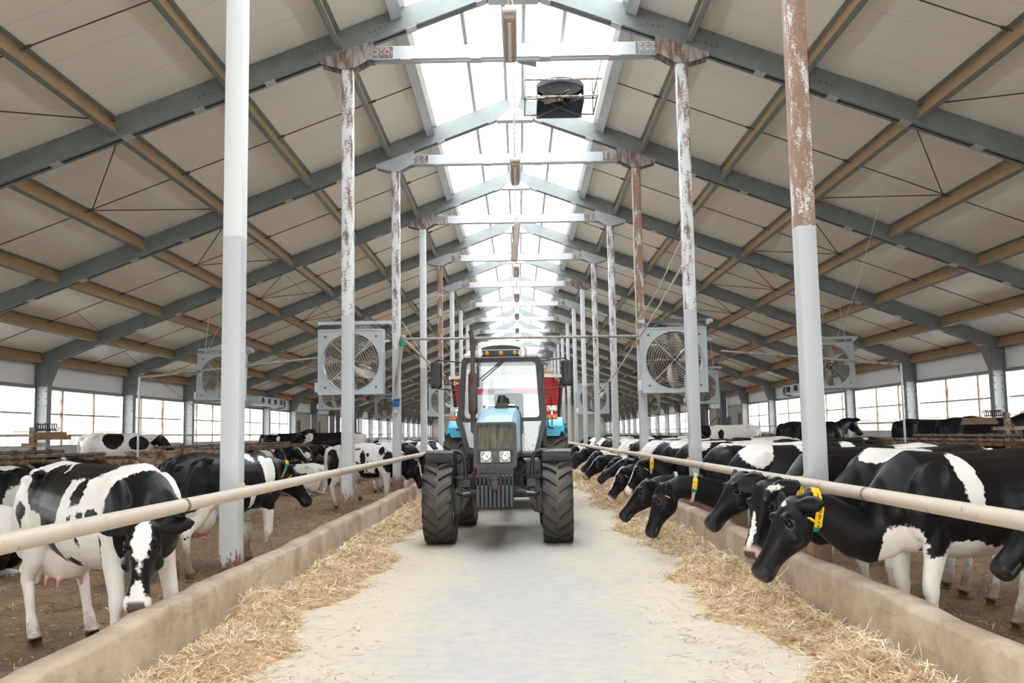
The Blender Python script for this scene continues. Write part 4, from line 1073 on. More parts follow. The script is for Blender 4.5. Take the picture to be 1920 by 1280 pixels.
# ------------------------------------------------------------------ straw
def vnoise(x, y, seed=0):
    r = 0
    for i, (f, a) in enumerate(((1.3, .5), (2.9, .3), (6.1, .22), (12.7, .12))):
        r = r + a * np.sin(f * x * 1.9 + 1.7 * i + seed) * np.sin(f * y * 1.3 + 2.3 * i + seed * 1.7 + np.sin(f * x * .7 + seed))
    return r
def hay_edge(y, s):
    e = 1.70 + .16 * np.sin(y * 1.1 + s) + .10 * np.sin(y * 2.7 + 2 * s) + .05 * np.sin(y * 6.1)
    if s > 0: e = e - .04
    return e
def hay_h(x, y, s):
    ax = np.abs(x); e = hay_edge(y, s)
    t = np.clip((ax - e) / (2.25 - e), 0, 1)
    prof = np.sin(np.clip(t, 0, 1) * PI / 2) ** 1.1
    drop = np.clip((2.5 - ax) / .25, .35, 1)
    lump = .13 + .10 * vnoise(x * 1.3, y, s * 3 + 1) + .085 * vnoise(x * 3, y * 3, s + 5)
    h = prof * drop * np.maximum(lump, .01)
    if s < 0: h = h + .20 * np.exp(-(((ax - 2.33) / .16) ** 2 + ((y - 8.15) / .30) ** 2))
    if s > 0: h = h * (1 - .95 * np.exp(-(((ax - 2.25) / .28) ** 2 + ((y - 7.0) / .26) ** 2))); h = h + .10 * np.exp(-(((ax - 2.2) / .2) ** 2 + ((y - 8.6) / .4) ** 2))
    return h
def hay(s, name, label):
    rng = np.random.default_rng(5 + s)
    # the packed body of the heap
    ys = np.concatenate([np.arange(3.5, 16, .045), np.arange(16, 50, .16)]); xs = np.linspace(1.2, 2.52, 38)
    X, Y = np.meshgrid(xs, ys); Xs = X * s
    H = hay_h(Xs, Y, s) * .92 - .012 + rng.normal(0, .006, X.shape)
    nv = X.size; v = np.stack([Xs, Y, H], -1).reshape(-1, 3)
    i, j = np.meshgrid(np.arange(len(ys) - 1), np.arange(len(xs) - 1), indexing='ij'); a = i * len(xs) + j
    q = np.stack([a, a + 1, a + len(xs) + 1, a + len(xs)], -1).reshape(-1, 4)
    if s < 0: q = q[:, ::-1]
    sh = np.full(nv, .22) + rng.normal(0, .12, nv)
    # loose blades
    n = 62000
    u = rng.random(n); y = 4.2 + 42 * u ** 2.1
    ax = 1.15 + 1.36 * rng.random(n)
    e = hay_edge(y, s); h = hay_h(ax * s, y, s)
    keep = (ax > e - .05) | (rng.random(n) < .10 * np.exp(-(e - ax) * 3.0))
    keep &= (h > .012) | (rng.random(n) < .25)
    y, ax, h = y[keep], ax[keep], h[keep]; n = len(y)
    ln = rng.gamma(2.6, .024, n) + .022; ln *= (1 + np.clip(y - 9, 0, 30) * .045); wd = (.0028 + .0042 * rng.random(n) ** 1.5) * (1 + np.clip(y - 8, 0, 40) * .10)
    big = rng.random(n) < .07; ln = np.where(big, ln * 1.35 + .015, ln); wd = np.where(big, wd * 1.5, wd)
    th = rng.random(n) * 2 * PI; el = rng.normal(.05, .30, n) * np.clip(h / .06, .1, 1)
    c = np.stack([ax * s, y, h * .96 + np.abs(np.sin(el)) * ln * .35 + .004 + rng.random(n) * .012], -1)
    d = np.stack([np.cos(th) * np.cos(el), np.sin(th) * np.cos(el), np.sin(el)], -1)
    sd = np.stack([-np.sin(th), np.cos(th), rng.normal(0, .5, n)], -1); sd /= np.linalg.norm(sd, axis=1)[:, None]
    bow = rng.normal(0, .12, n)[:, None] * ln[:, None] * np.array([0, 0, 1.0]) + sd * (rng.normal(0, .1, n) * ln)[:, None]
    P = []
    for t, k in ((-.5, 0), (0, 1), (.5, 0)):
        m = c + d * (ln * t)[:, None] + bow * k
        P += [m - sd * wd[:, None] * (.5 if k else .35), m + sd * wd[:, None] * (.5 if k else .35)]
    bv = np.stack(P, 1); bv[..., 2] = np.maximum(bv[..., 2], .003); lim = 2.49
    bv[..., 0] = np.clip(bv[..., 0] * s, None, lim) * s
    bs = np.repeat(np.clip(rng.normal(.55, .28, n) + big * .2, 0, 1)[:, None], 6, 1).reshape(-1)
    bv = bv.reshape(-1, 3); o = nv + 6 * np.arange(n)[:, None]
    bq = np.concatenate([o + np.array([[0, 1, 3, 2]]), o + np.array([[2, 3, 5, 4]])], 1).reshape(-1, 4)
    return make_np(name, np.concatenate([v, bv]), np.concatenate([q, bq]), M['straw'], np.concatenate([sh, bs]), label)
def make_np(name, v, q, mat, shade, label):
    me = bpy.data.meshes.new(name)
    me.vertices.add(len(v)); me.vertices.foreach_set('co', v.astype(np.float32).ravel())
    me.loops.add(q.size); me.loops.foreach_set('vertex_index', q.astype(np.int32).ravel())
    me.polygons.add(len(q)); me.polygons.foreach_set('loop_start', np.arange(0, q.size, 4, dtype=np.int32))
    me.update(calc_edges=True); me.validate()
    add_float(me, 'shade', np.clip(shade, 0, 1)); me.materials.append(mat)
    o = bpy.data.objects.new(name, me); COL.objects.link(o)
    return tag(o, label, 'straw', None, 'stuff')
hay(-1, 'straw_feed', 'chopped golden straw feed heaped along the kerb on the white-faced cow side')
hay(1, 'straw_feed', 'chopped golden straw feed heaped along the kerb under the collared cows')
rng = np.random.default_rng(9); n = 5200
y = 4 + 30 * rng.random(n) ** 2; x = np.clip(rng.normal(0, 1, n) * .35 + rng.choice([-1.5, 1.45], n), -1.9, 1.9); k = rng.random(n) < .85
k |= np.abs(x) > .7
x, y = x[k], y[k]; n = len(x); th = rng.random(n) * 2 * PI; ln = .008 + rng.gamma(2, .007, n); wd = .002 + .003 * rng.random(n)
# a scattered wisp near the cows with collars
d = np.stack([np.cos(th), np.sin(th), 0 * th], -1); sd = np.stack([-np.sin(th), np.cos(th), 0 * th], -1); c = np.stack([x, y, .004 + .003 * rng.random(n)], -1)
v = np.stack([c - d * ln[:, None] - sd * wd[:, None], c + d * ln[:, None] - sd * wd[:, None], c + d * ln[:, None] + sd * wd[:, None], c - d * ln[:, None] + sd * wd[:, None]], 1).reshape(-1, 3)
make_np('straw_flecks', v, np.arange(4 * n).reshape(-1, 4), M['straw'], np.repeat(np.clip(rng.normal(.5, .25, n), 0, 1), 4), 'loose straw flecks scattered over the concrete aisle')

for s in (-1, 1):
    rng = np.random.default_rng(21 + s); n = 22000
    y = 4 + 30 * rng.random(n) ** 1.6; x = 2.74 + 4.8 * rng.random(n); th = rng.random(n) * 2 * PI; ln = .008 + rng.gamma(2, .007, n); wd = (.002 + .004 * rng.random(n))
    el = rng.normal(0, .35, n); d = np.stack([np.cos(th) * np.cos(el), np.sin(th) * np.cos(el), np.sin(el)], -1); sd = np.stack([-np.sin(th), np.cos(th), rng.normal(0, .3, n)], -1)
    hz = -.125 + .018 * np.sin(x * 3.1 + y * 1.7) * np.sin(y * 2.3 - x) + .016 + .01 * rng.random(n)
    c = np.stack([x * s, y, hz], -1)
    v = np.stack([c - d * ln[:, None] - sd * wd[:, None], c + d * ln[:, None] - sd * wd[:, None], c + d * ln[:, None] + sd * wd[:, None], c - d * ln[:, None] + sd * wd[:, None]], 1).reshape(-1, 3)
    make_np('bedding_litter', v, np.arange(4 * n).reshape(-1, 4), M['straw'], np.repeat(np.clip(rng.normal(.08, .2, n), 0, 1), 4), 'trodden straw litter on the brown pen floor on the ' + ('white-faced cow' if s < 0 else 'collared cow') + ' side')

# hay heaped in the wagon
rng = np.random.default_rng(77)
gx, gy = np.meshgrid(np.linspace(-1.1, 1.1, 40), np.linspace(.85, 4.8, 60))
def hl(x, y): return 2.60 + .30 * (1 - (x / 1.15) ** 2) * (1 - ((y - 2.8) / 2.1) ** 4) + .16 * np.exp(-((x - .75) / .3) ** 2 - ((y - 1.6) / .6) ** 2) + .05 * vnoise(x * 3, y * 3, 4)
hz = hl(gx, gy); hv = np.stack([gx, gy, hz], -1).reshape(-1, 3); i, j = np.meshgrid(np.arange(59), np.arange(39), indexing='ij'); a = i * 40 + j
hq = np.stack([a, a + 1, a + 41, a + 40], -1).reshape(-1, 4); n = 9000
x = rng.uniform(-1.1, 1.1, n); y = rng.uniform(.85, 4.8, n); z = hl(x, y) + .012; th = rng.random(n) * 6.28; el = rng.normal(0.1, .5, n); ln = .03 + rng.gamma(2, .02, n); wd = .006 + .006 * rng.random(n)
d = np.stack([np.cos(th) * np.cos(el), np.sin(th) * np.cos(el), np.sin(el)], -1); sd = np.stack([-np.sin(th), np.cos(th), rng.normal(0, .5, n)], -1); c = np.stack([x, y, z], -1)
bv = np.stack([c - d * ln[:, None] - sd * wd[:, None], c + d * ln[:, None] - sd * wd[:, None], c + d * ln[:, None] + sd * wd[:, None], c - d * ln[:, None] + sd * wd[:, None]], 1).reshape(-1, 3)
o = make_np('hay_load', np.concatenate([hv, bv]), np.concatenate([hq, len(hv) + np.arange(4 * n).reshape(-1, 4)]), M['straw'], np.concatenate([np.full(len(hv), .25), np.repeat(np.clip(rng.normal(.45, .25, n), 0, 1), 4)]), 'golden hay heaped above the rim of the red feed wagon')
o.location = Wg.location; o.rotation_euler = Wg.rotation_euler
# ------------------------------------------------------------------ cows
HS = 1.02      # head size
def sgnp(c, n): return math.copysign(abs(c) ** (2.0 / n), c)
def ell_ring(c, S, U, w, top, bot, nt=2.0, nb=2.0, n=20):
    out = []
    for i in range(n):
        a = 2 * PI * i / n; ca, sa = math.cos(a), math.sin(a)
        nn = nt if sa >= 0 else nb
        out.append(c + S * (w * sgnp(ca, nn)) + U * ((top if sa >= 0 else bot) * sgnp(sa, nn)))
    return out
def taper_tube(mb, pts, S=V((0, 1, 0))):
    """pts: (pos, r_fore_aft, r_side) along a limb; sections stay perpendicular to the limb"""
    P = [V(p[0]) for p in pts]; rings = []
    for i, p in enumerate(P):
        t = (P[min(i + 1, len(P) - 1)] - P[max(i - 1, 0)]).normalized()
        f = S.cross(t).normalized(); s2 = t.cross(f)
        if i == len(P) - 1 and pts[i][0][2] < .12: f = V((1, 0, 0)); s2 = V((0, 1, 0))
        rings.append([p + f * (pts[i][1] * math.cos(2 * PI * k / 14)) + s2 * (pts[i][2] * math.sin(2 * PI * k / 14)) for k in range(14)])
    mb.loft(rings)

class CowPose:
    def __init__(s, poll=(1.20, 0, 1.0), muzzle=(1.50, 0, .58), side=0.0, legs=None, lying=False, tail=0.0, hind=0.0, fore=0.0, roll=0.0, wp=None, ud=1.0):
        s.ud = ud
        s.wp = V(wp) if wp is not None else None
        s.poll, s.muzzle, s.lying, s.tail, s.hind, s.fore, s.roll = V(poll), V(muzzle), lying, tail, hind, fore, roll
def head_frame(p):
    h = (p.muzzle - p.poll).normalized()
    up = V((0, 0, 1)) if abs(h.z) < .985 else V((1, 0, 0))
    side = up.cross(h)
    if side.length < .05: side = V((0, 1, 0))
    side.normalize()
    n = h.cross(side)
    if p.roll:
        R = Matrix.Rotation(p.roll, 3, h); side = R @ side; n = R @ n
    return h, n, side
def neck_path(p):
    h, n, sd = head_frame(p)
    b = V((.50, 0, 1.07)); q = p.poll - n * .065 * HS
    d = (q - b).length
    e = h * .55 + n * .0 + V((.5, 0, .0)); e.normalize()
    if p.wp is not None:
        w = p.wp; tb = V((.55, 0, -.12)); tw = (q - b) * .55; tq = e * .75 * (q - w).length + h * .1
        A_ = bez(b, b + tb / 3, w - tw / 3, w, 5); B_ = bez(w, w + tw / 3, q + h * .03 - tq / 2.2, q + h * .03, 5)
        return A_ + B_[1:], (h, n, sd)
    pts = bez(b, b + V((.36, 0, (q.z - 1.05) * .22)) * min(1, d / .7), q - e * .30 * d, q + h * .03, 9)
    return pts, (h, n, sd)
def neck_ring(p, pts, fr, i, grow=1.0, n=20):
    t = i / (len(pts) - 1)
    a = pts[max(0, i - 1)]; c = pts[min(len(pts) - 1, i + 1)]; T = (c - a).normalized()
    U0 = V((0, 0, 1)); S = U0.cross(T)
    if S.length < .2: S = V((0, 1, 0))
    S = (S.normalized() * (1 - t) + fr[2] * t).normalized(); U = T.cross(S).normalized()
    hh = (.31 * (1 - t) ** 1.3 + .118 * (1 - (1 - t) ** 1.3)); w = (.185 * (1 - t) ** 1.2 + .078 * (1 - (1 - t) ** 1.2))
    return ell_ring(pts[i], S, U, w * grow, hh * grow, hh * 1.05 * grow, 1.9, 1.9, n), T, S, U, w, hh

def cow_shape(p, voxel):
    mb = MB(); Y = V((0, 1, 0)); Z = V((0, 0, 1))
    st = [(-.955, .07, 1.25, 1.06), (-.93, .15, 1.30, .96), (-.86, .215, 1.345, .86), (-.74, .255, 1.39, .78), (-.56, .285, 1.42, .72), (-.38, .295, 1.405, .68),
          (-.18, .335, 1.395, .63), (.04, .36, 1.39, .60), (.22, .35, 1.385, .61), (.40, .31, 1.395, .64), (.56, .255, 1.405, .66), (.70, .20, 1.33, .68), (.80, .15, 1.22, .73), (.87, .08, 1.10, .83)]
    rings = []
    for x, w, t, b in st:
        c = b + (t - b) * .46
        rings.append(ell_ring(V((x, 0, c)), Y, Z, w, t - c, c - b, 1.85, 2.15, 24))
    mb.loft(rings)
    for s in (-1, 1):
        mb.ball((-.54, s * .222, 1.325), (.09, .05, .04)); mb.ball((-.90, s * .115, 1.255), (.07, .05, .05))
        mb.ball((.52, s * .205, 1.04), (.19, .085, .30), R=Matrix.Rotation(-.25, 3, 'Y')); mb.ball((-.66, s * .19, .98), (.25, .115, .36), R=Matrix.Rotation(.25, 3, 'Y'))
        mb.ball((.74, s * .12, .98), (.10, .09, .13))
        if not p.lying:
            fd = p.fore + (.05 if s > 0 else -.04); hd = p.hind + (.07 if s > 0 else -.05)
            taper_tube(mb, [((.50, s * .185, 1.0), .15, .085), ((.49, s * .205, .80), .115, .078), ((.515 + fd * .3, s * .205, .62), .078, .062), ((.54 + fd * .6, s * .20, .47), .062, .054), ((.54 + fd * .68, s * .20, .41), .062, .054), ((.535 + fd * .75, s * .20, .34), .044, .04),
                            ((.525 + fd * .9, s * .20, .20), .037, .034), ((.525 + fd, s * .20, .13), .05, .045), ((.545 + fd, s * .20, .075), .05, .048), ((.56 + fd, s * .20, .045), .066, .055), ((.575 + fd, s * .20, -.01), .082, .062)])
            taper_tube(mb, [((-.66, s * .185, .98), .22, .09), ((-.60 + hd * .2, s * .205, .78), .165, .095), ((-.66 + hd * .4, s * .205, .66), .105, .07), ((-.76 + hd * .6, s * .20, .55), .072, .054), ((-.80 + hd * .7, s * .20, .49), .064, .05), ((-.79 + hd * .8, s * .20, .41), .05, .042),
                            ((-.77 + hd * .9, s * .20, .25), .039, .036), ((-.755 + hd, s * .20, .15), .052, .045), ((-.73 + hd, s * .20, .085), .05, .048), ((-.71 + hd, s * .20, .05), .066, .056), ((-.69 + hd, s * .20, -.01), .082, .064)])
        else:
            taper_tube(mb, [((.45, s * .20, .85), .12, .08), ((.62, s * .27, .66), .085, .07), ((.72, s * .27, .60), .06, .055), ((.58, s * .30, .545), .05, .045), ((.40, s * .31, .53), .05, .045)])
            taper_tube(mb, [((-.60, s * .24, .92), .2, .1), ((-.30, s * .36, .78), .13, .09), ((-.22, s * .40, .66), .09, .07), ((-.52, s * .42, .57), .06, .05), ((-.72, s * .40, .545), .05, .045), ((-.60, s * .43, .53), .06, .05)])
    if not p.lying:
        mb.ball((-.50, 0, .66), (.27, .165 * p.ud, .19 * p.ud), 18, 12)
        for x in (-.60, -.42):
            for s in (-1, 1): mb.tube([(x, s * .085, .53), (x, s * .095, .47), (x, s * .098, .425)], [.024, .019, .013], 8)
    tx = -.95; k = p.tail
    tl = [(-.86, 0, 1.33), (-.97, 0, 1.29), (-1.01, .02 * k, 1.16), (-1.01, .05 * k, .95), (-1.0, .06 * k, .72), (-1.0, .07 * k, .60), (-1.0, .07 * k, .50), (-.99, .07 * k, .40)]
    tr = [.05, .042, .034, .028, .024, .036, .045, .018]
    if p.lying: tl, tr = tl[:4] + [(-1.0, .1, .72), (-1.0, .15, .62)], tr[:4] + [.026, .03]
    mb.tube(tl, tr, 10)
    # neck and head
    pts, fr = neck_path(p)
    mb.loft([neck_ring(p, pts, fr, i)[0] for i in range(len(pts))])
    h, n, sd = fr; O = p.poll
    hs = [(-.085, .0, -.11, .05), (-.05, .045, -.145, .082), (.0, .062, -.180, .098), (.06, .066, -.22, .112), (.13, .062, -.243, .120), (.19, .052, -.242, .114), (.25, .038, -.214, .089), (.32, .024, -.180, .072),
          (.39, .013, -.160, .069), (.45, .010, -.156, .076), (.495, .010, -.162, .090), (.535, .002, -.156, .089), (.562, -.018, -.138, .072), (.574, -.045, -.112, .042)]
    rings = []
    for t, a, b, w in hs:
        t, a, b, w = t * HS, a * HS, b * HS, w * HS
        c = (a * .52 + b * .48)
        rings.append(ell_ring(O + h * t + n * c, sd, n, w, a - c, c - b, 2.5, 1.9, 20))
    mb.loft(rings)
    for s in (-1, 1):
        mb.ball(O + (h * .13 + n * .035 + sd * (s * .086)) * HS, (.042, .034, .034)); mb.ball(O + (h * .205 - n * .10 + sd * (s * .075)) * HS, (.068, .068, .06))
        mb.ball(O + (h * .515 - n * .045 + sd * (s * .045)) * HS, (.038, .038, .038))
        # ear: a cupped leaf
        b0 = O + (n * .005 - h * .005 + sd * (s * .085)) * HS; ed = (sd * s * .90 - n * .10 - h * .22 - V((0, 0, .05))).normalized(); ew = (h * .75 - n * .35).normalized(); ew = (ew - ed * ew.dot(ed)).normalized(); et = ed.cross(ew)
        rr = []
        for q in range(9):
            u = q / 8; wd = .030 + .052 * math.sin(PI * min(1, u * .86 + .10)) ** .9 * (1 - .35 * u); th = .022 - .010 * u
            if q == 8: wd *= .35
            rr.append([b0 + ed * (.255 * u) + ew * (wd * math.cos(a)) + et * (th * math.sin(a) + .028 * math.cos(a) ** 2 * (1 - u * .5)) for a in [2 * PI * g / 12 for g in range(12)]])
        mb.loft(rr)
    o = mb.build('cow_body', M['cow'])
    m = o.modifiers.new('r', 'REMESH'); m.mode = 'VOXEL'; m.voxel_size = voxel; m.adaptivity = 0
    m2 = o.modifiers.new('s', 'SMOOTH'); m2.factor = .5; m2.iterations = 5 if voxel < .016 else 3
    dg = bpy.context.evaluated_depsgraph_get(); me = bpy.data.meshes.new_from_object(o.evaluated_get(dg)); 
    bpy.data.meshes.remove(o.data) if False else None
    bpy.data.objects.remove(o)
    me.shade_smooth()
    if not me.materials: me.materials.append(M['cow'])
    return me

def co_np(me):
    v = np.empty(len(me.vertices) * 3, np.float32); me.vertices.foreach_get('co', v); return v.reshape(-1, 3).astype(float)
def wob(v, seed):
    r = np.random.default_rng(seed); out = 0
    for f, a in ((5, .55), (9, .35), (17, .22), (31, .13)):
        k = r.normal(0, 1, (3, 3)); k /= np.linalg.norm(k, axis=1)[:, None]; ph = r.random(3) * 6.28
        out = out + a * (np.sin(f * v @ k[0] + ph[0]) * np.sin(f * v @ k[1] + ph[1]) + .6 * np.sin(f * .7 * v @ k[2] + ph[2]))
    return out
def blob(v, c, r, seed, rag=.18):
    d = np.sqrt((((v - np.array(c)) / np.array(r)) ** 2).sum(1))
    return (1 - d) * min(r) + rag * .12 * wob(v, seed)
def paint_cow(me, p, body, face, seed, dirt=.5, nose='grey', base='b', brown=0.0, lowleg='w', udder=.45):
    """patch>.5 is black. body: list of ('w'|'b', centre, radii) in body space; face: the same in head space (t along the face, n up from it, s sideways)"""
    v = co_np(me); h, n, sd = head_frame(p); O = np.array(p.poll)
    H = np.stack([(v - O) @ np.array(h), (v - O) @ np.array(n), (v - O) @ np.array(sd)], 1) / HS
    inhead = (H[:, 0] > -.11) & (H[:, 0] < .62) & (np.abs(H[:, 1]) < .3) & (np.abs(H[:, 2]) < .36) & (v[:, 0] > .6)
    f = np.full(len(v), .3 if base == 'b' else -.3)
    vw = v + np.stack([wob(v * .8, seed * 7 + q) for q in range(3)], 1) * np.array([.040, .02, .045])
    for i, (k, c, r) in enumerate(body):
        g = blob(vw, c, r, seed * 31 + i, .26)
        f = np.maximum(f, g) if k == 'b' else np.minimum(f, -g)
    if lowleg == 'w' and not p.lying:
        g = .50 - v[:, 2] + .05 * wob(v, seed + 5); f = np.where(~inhead & (v[:, 2] < .66), np.minimum(f, -g), f)
    fh = np.full(len(v), .3)
    for i, (k, c, r) in enumerate(face):
        g = blob(H, c, r, seed * 17 + i, .07)
        fh = np.maximum(fh, g) if k == 'b' else np.minimum(fh, -g)
    f = np.where(inhead, fh, f)
    tint = np.zeros((len(v), 4)); tint[:, :3] = .5
    def tone(mask, col, a):
        k = np.where(tint[:, 3] < .05, (mask > .001) * 1.0, mask)[:, None]; tint[:, :3] = tint[:, :3] * (1 - k) + np.array(col)[None] * k; tint[:, 3] = np.maximum(tint[:, 3], mask * a)
    sm = lambda x, a, b: np.clip((x - a) / (b - a), 0, 1)
    if not p.lying:
        ud = 1 - np.sqrt((((v - np.array([-.50, 0, .62])) / np.array([.30, .20, .24])) ** 2).sum(1)); um = sm(ud, 0.0, .25) * (v[:, 2] < .70)
        tone(um, lin(222, 168, 148)[:3], udder); tone(sm(-v[:, 2], -.53, -.49) * (ud > -.4) * (np.abs(v[:, 1]) < .13) * (v[:, 0] < -.3) * (v[:, 0] > -.7), lin(206, 130, 128)[:3], .9)
        tone(sm(-v[:, 2], -.075, -.06), lin(62, 50, 42)[:3], 1.0)
    if nose == 'pink': tone(sm(H[:, 0], .47, .52) * inhead, lin(222, 186, 176)[:3], .9)
    mz = inhead & (H[:, 1] > -.10)
    if nose in ('dark', 'pink'): tone(sm(H[:, 0], .525, .54) * mz * (np.abs(H[:, 2]) < .058), lin(86, 74, 72)[:3], .95)
    if nose == 'black': tone(sm(H[:, 0], .50, .54) * inhead, lin(52, 50, 52)[:3], .95)
    for s in (-1, 1):
        nd = np.sqrt(((H - np.array([.548, -.045, s * .046])) ** 2 * np.array([1, 1.6, 1])).sum(1)); tone(sm(-nd, -.020, -.013) * inhead, lin(20, 16, 16)[:3], 1.0)
    line = inhead & (H[:, 0] > .42) & (H[:, 0] < .55) & (np.abs(H[:, 1] + .112) < .006); tone(line.astype(float), lin(14, 11, 11)[:3], .8)
    for s in (-1, 1):      # dark ring of the eyelids
        nd = np.sqrt(((H - np.array([.150, -.008, s * .116])) ** 2).sum(1)); tone(sm(-nd, -.036, -.026) * inhead, lin(9, 8, 8)[:3], .9)
    dz = sm(-v[:, 2], -.66, -.10) * .80 if not p.lying else sm(-v[:, 2], -.75, -.5) * .5
    rear = sm(-v[:, 0], .70, .95) * .36
    dirt_a = np.where(inhead, 0, np.maximum(dz, rear) * (dirt / .5) + brown * (v[:, 2] > .9))
    if me.attributes.get('patch') is None:
        add_float(me, 'patch', np.clip(.5 + f * 3.2, 0, 1)); add_float(me, 'dirt', dirt_a)
        at = me.attributes.new('tint', 'FLOAT_COLOR', 'POINT'); at.data.foreach_set('color', tint.astype(np.float32).ravel())

def collar(o, p, kind, at=.72):
    """strap round the neck with number plates; kind: (strap material, [(text, plate material)], angle start)"""
    strap, plates, a0, sgn = kind
    pts, fr = neck_path(p); i = max(1, min(len(pts) - 2, round(at * (len(pts) - 1))))
    _, T, S, U, w, hh = neck_ring(p, pts, fr, i); c = pts[i]
    w2, h2 = w * 1.10 + .012, hh * 1.10 + .014
    def P(a, dr, dx): return c + S * ((w2 + dr) * sgnp(math.cos(a), 1.9)) + U * ((h2 + dr) * sgnp(math.sin(a), 1.9)) + T * dx
    mb = MB(); N = 40
    rings = [[P(2 * PI * k / N, 0, -.02), P(2 * PI * k / N, .006, -.02), P(2 * PI * k / N, .006, .02), P(2 * PI * k / N, 0, .02)] for k in range(N + 1)]
    mb.loft(rings, False)
    col = mb.build('collar', strap, o, 50)
    a = a0
    for txt, pm, ln in plates:
        q = MB(); step = ln / max(w2, h2) * sgn
        def frame(aa):
            p0 = P(aa, .010, 0); p1 = P(aa + .06 * sgn, .010, 0); t = (p1 - p0).normalized(); nn = T.cross(t)
            if nn.dot(p0 - c) < 0: nn = -nn
            return p0, t, nn
        am = a + step / 2; p0, t, nn = frame(am)
        R = Matrix((T, t, nn)).transposed()
        q.rbox(p0, (.058, ln * .97, .010), .004, R)
        if txt:
            m = len(txt)
            for j, ch in enumerate(txt):
                vs, fs = text_geo(ch, .058)
                # digits read across the strap: their top points up the neck towards the head side given by sgn
                off = (j - (m - 1) / 2) * (ln / m)
                ex, ey = (T, t) if False else (-T * 1.0, -t)
                if ex.cross(ey).dot(nn) < 0: ex = -ex
                q.add([p0 + t * off + nn * .0065 + ex * x + ey * y for x, y, z in vs], fs, 1)
        q.build('number_plate' if txt else 'buckle', [pm, M['digit']], col, 40, fix=False)
        a += step
    return col

def add_eyes(o, p, tagside=None):
    h, n, sd = head_frame(p); O = p.poll
    for s in (-1, 1):
        mb = MB(); mb.ball(O + (h * .150 - n * .008 + sd * (s * .096)) * HS, .026, 14, 10); mb.build('eye', M['eye'], o, 60)
    if tagside:
        for s in tagside:
            mb = MB(); c = O + (h * .035 - n * .075 + sd * (s * .20)) * HS - V((0, 0, .02)); R = Matrix((sd * s, n, h)).transposed()
            R = Matrix((h, sd * s, n)).transposed(); mb.rbox(c, (.010, .055, .065), .004, R); mb.build('ear_tag', M['yellow_tag'], o, 40)

COWS = []; CS = 1.05; PEN = -.09
def cow(label, root, heading, poll, muzzle, body=(), face=(), voxel=.016, seed=1, collar_=None, tags=None, at=.72, world=True, group=None, under=None, **kw):
    """root (x,y,z) on the floor; heading in degrees (0 looks along +x); poll and muzzle as world points"""
    pk = {k: kw.pop(k) for k in ('lying', 'tail', 'hind', 'fore', 'roll', 'ud') if k in kw}
    root = V((root[0], root[1], PEN if root[2] < .1 else root[2])); rz = math.radians(heading); inv = Matrix.Rotation(-rz, 3, 'Z'); z_off = V((0, 0, -.55 * CS)) if pk.get('lying') else V((0, 0, 0))
    root = root + z_off
    lp = inv @ (V(poll) - root) / CS if world else V(poll); lm = inv @ (V(muzzle) - root) / CS if world else V(muzzle)
    if under:
        sx = 1 if root.x > 0 else -1
        k = (abs(root.x) - 2.60) / max(.2, abs(root.x) - abs(poll[0])); yy = root.y + .35 * math.sin(rz) + (poll[1] - root.y - .35 * math.sin(rz)) * min(1, k)
        pk['wp'] = inv @ (V((sx * 2.60, yy, under)) - root) / CS
    p = CowPose(lp, lm, **pk)
    me = cow_shape(p, voxel); paint_cow(me, p, body, face, seed, **kw)
    o = bpy.data.objects.new('cow', me); COL.objects.link(o); o.location = root; o.rotation_euler = (0, 0, rz); o.scale = (CS, CS, CS)
    tag(o, label, 'cow', group); add_eyes(o, p, tags)
    if collar_: collar(o, p, collar_, at)
    COWS.append((label, [round(x, 2) for x in lp], [round(x, 2) for x in lm]))
    return o
GT, YT, ST, SG = M['green_tag'], M['yellow_tag'], M['strap_tan'], M['strap_grey']
BLAZE = [('w', (.30, .03, 0), (.20, .10, .03)), ('w', (.50, -.02, 0), (.09, .07, .10))]
BL = None
# right side row, heads through to the feed
cow('nearest black cow over the kerb, yellow collar plates reading 1 and 092', (3.52, 7.40, .05), 194, (2.03, 7.14, .99), (1.72, 7.08, .56),
    [('w', (.26, -.30, 1.20), (.075, .3, .20)), ('w', (.33, -.30, .97), (.07, .3, .06)), ('w', (.30, 0, .62), (.22, .5, .13)), ('w', (.72, 0, .72), (.16, .5, .18)), ('w', (-.25, 0, .58), (.6, .5, .12)),
     ('w', (-.62, 0, .72), (.22, .5, .30)), ('w', (-.85, .0, 1.2), (.12, .5, .30)), ('w', (-.52, .3, 1.02), (.05, .3, .10)), ('w', (.26, .30, 1.20), (.075, .3, .20)), ('w', (.53, 0, .35), (.3, .5, .35)), ('w', (-.7, 0, .3), (.4, .5, .35))],
    [('w', (.03, .09, 0), (.035, .06, .04))], voxel=.0125, seed=3, collar_=(ST, [('', YT, .045), ('1', YT, .06), ('', ST, .045), ('092', YT, .155), ('', GT, .055)], 1.15, -1), at=.86, under=.75, hind=.28, fore=-.02, tags=(1,), nose='black', dirt=.55)
cow('black cow with a white stripe down its nose, behind the cow numbered 092', (3.70, 8.78, .05), 203, (2.10, 8.20, 1.05), (1.93, 8.08, .62),
    [('w', (.45, .12, 1.38), (.42, .16, .10)), ('w', (-.85, 0, 1.25), (.35, .4, .18)), ('w', (-.2, 0, .55), (.6, .5, .15)), ('w', (.7, 0, .70), (.12, .5, .1))],
    [('w', (.40, .03, 0), (.16, .05, .025)), ('w', (.53, -.08, 0), (.05, .06, .12)), ('w', (.0, .05, .14), (.05, .05, .08))], voxel=.0135, seed=5, collar_=(ST, [('', GT, .03), ('1', YT, .06)], 0.85, -1), at=.82, under=.75, tags=(1,), hind=.1, nose='pink', dirt=.6)
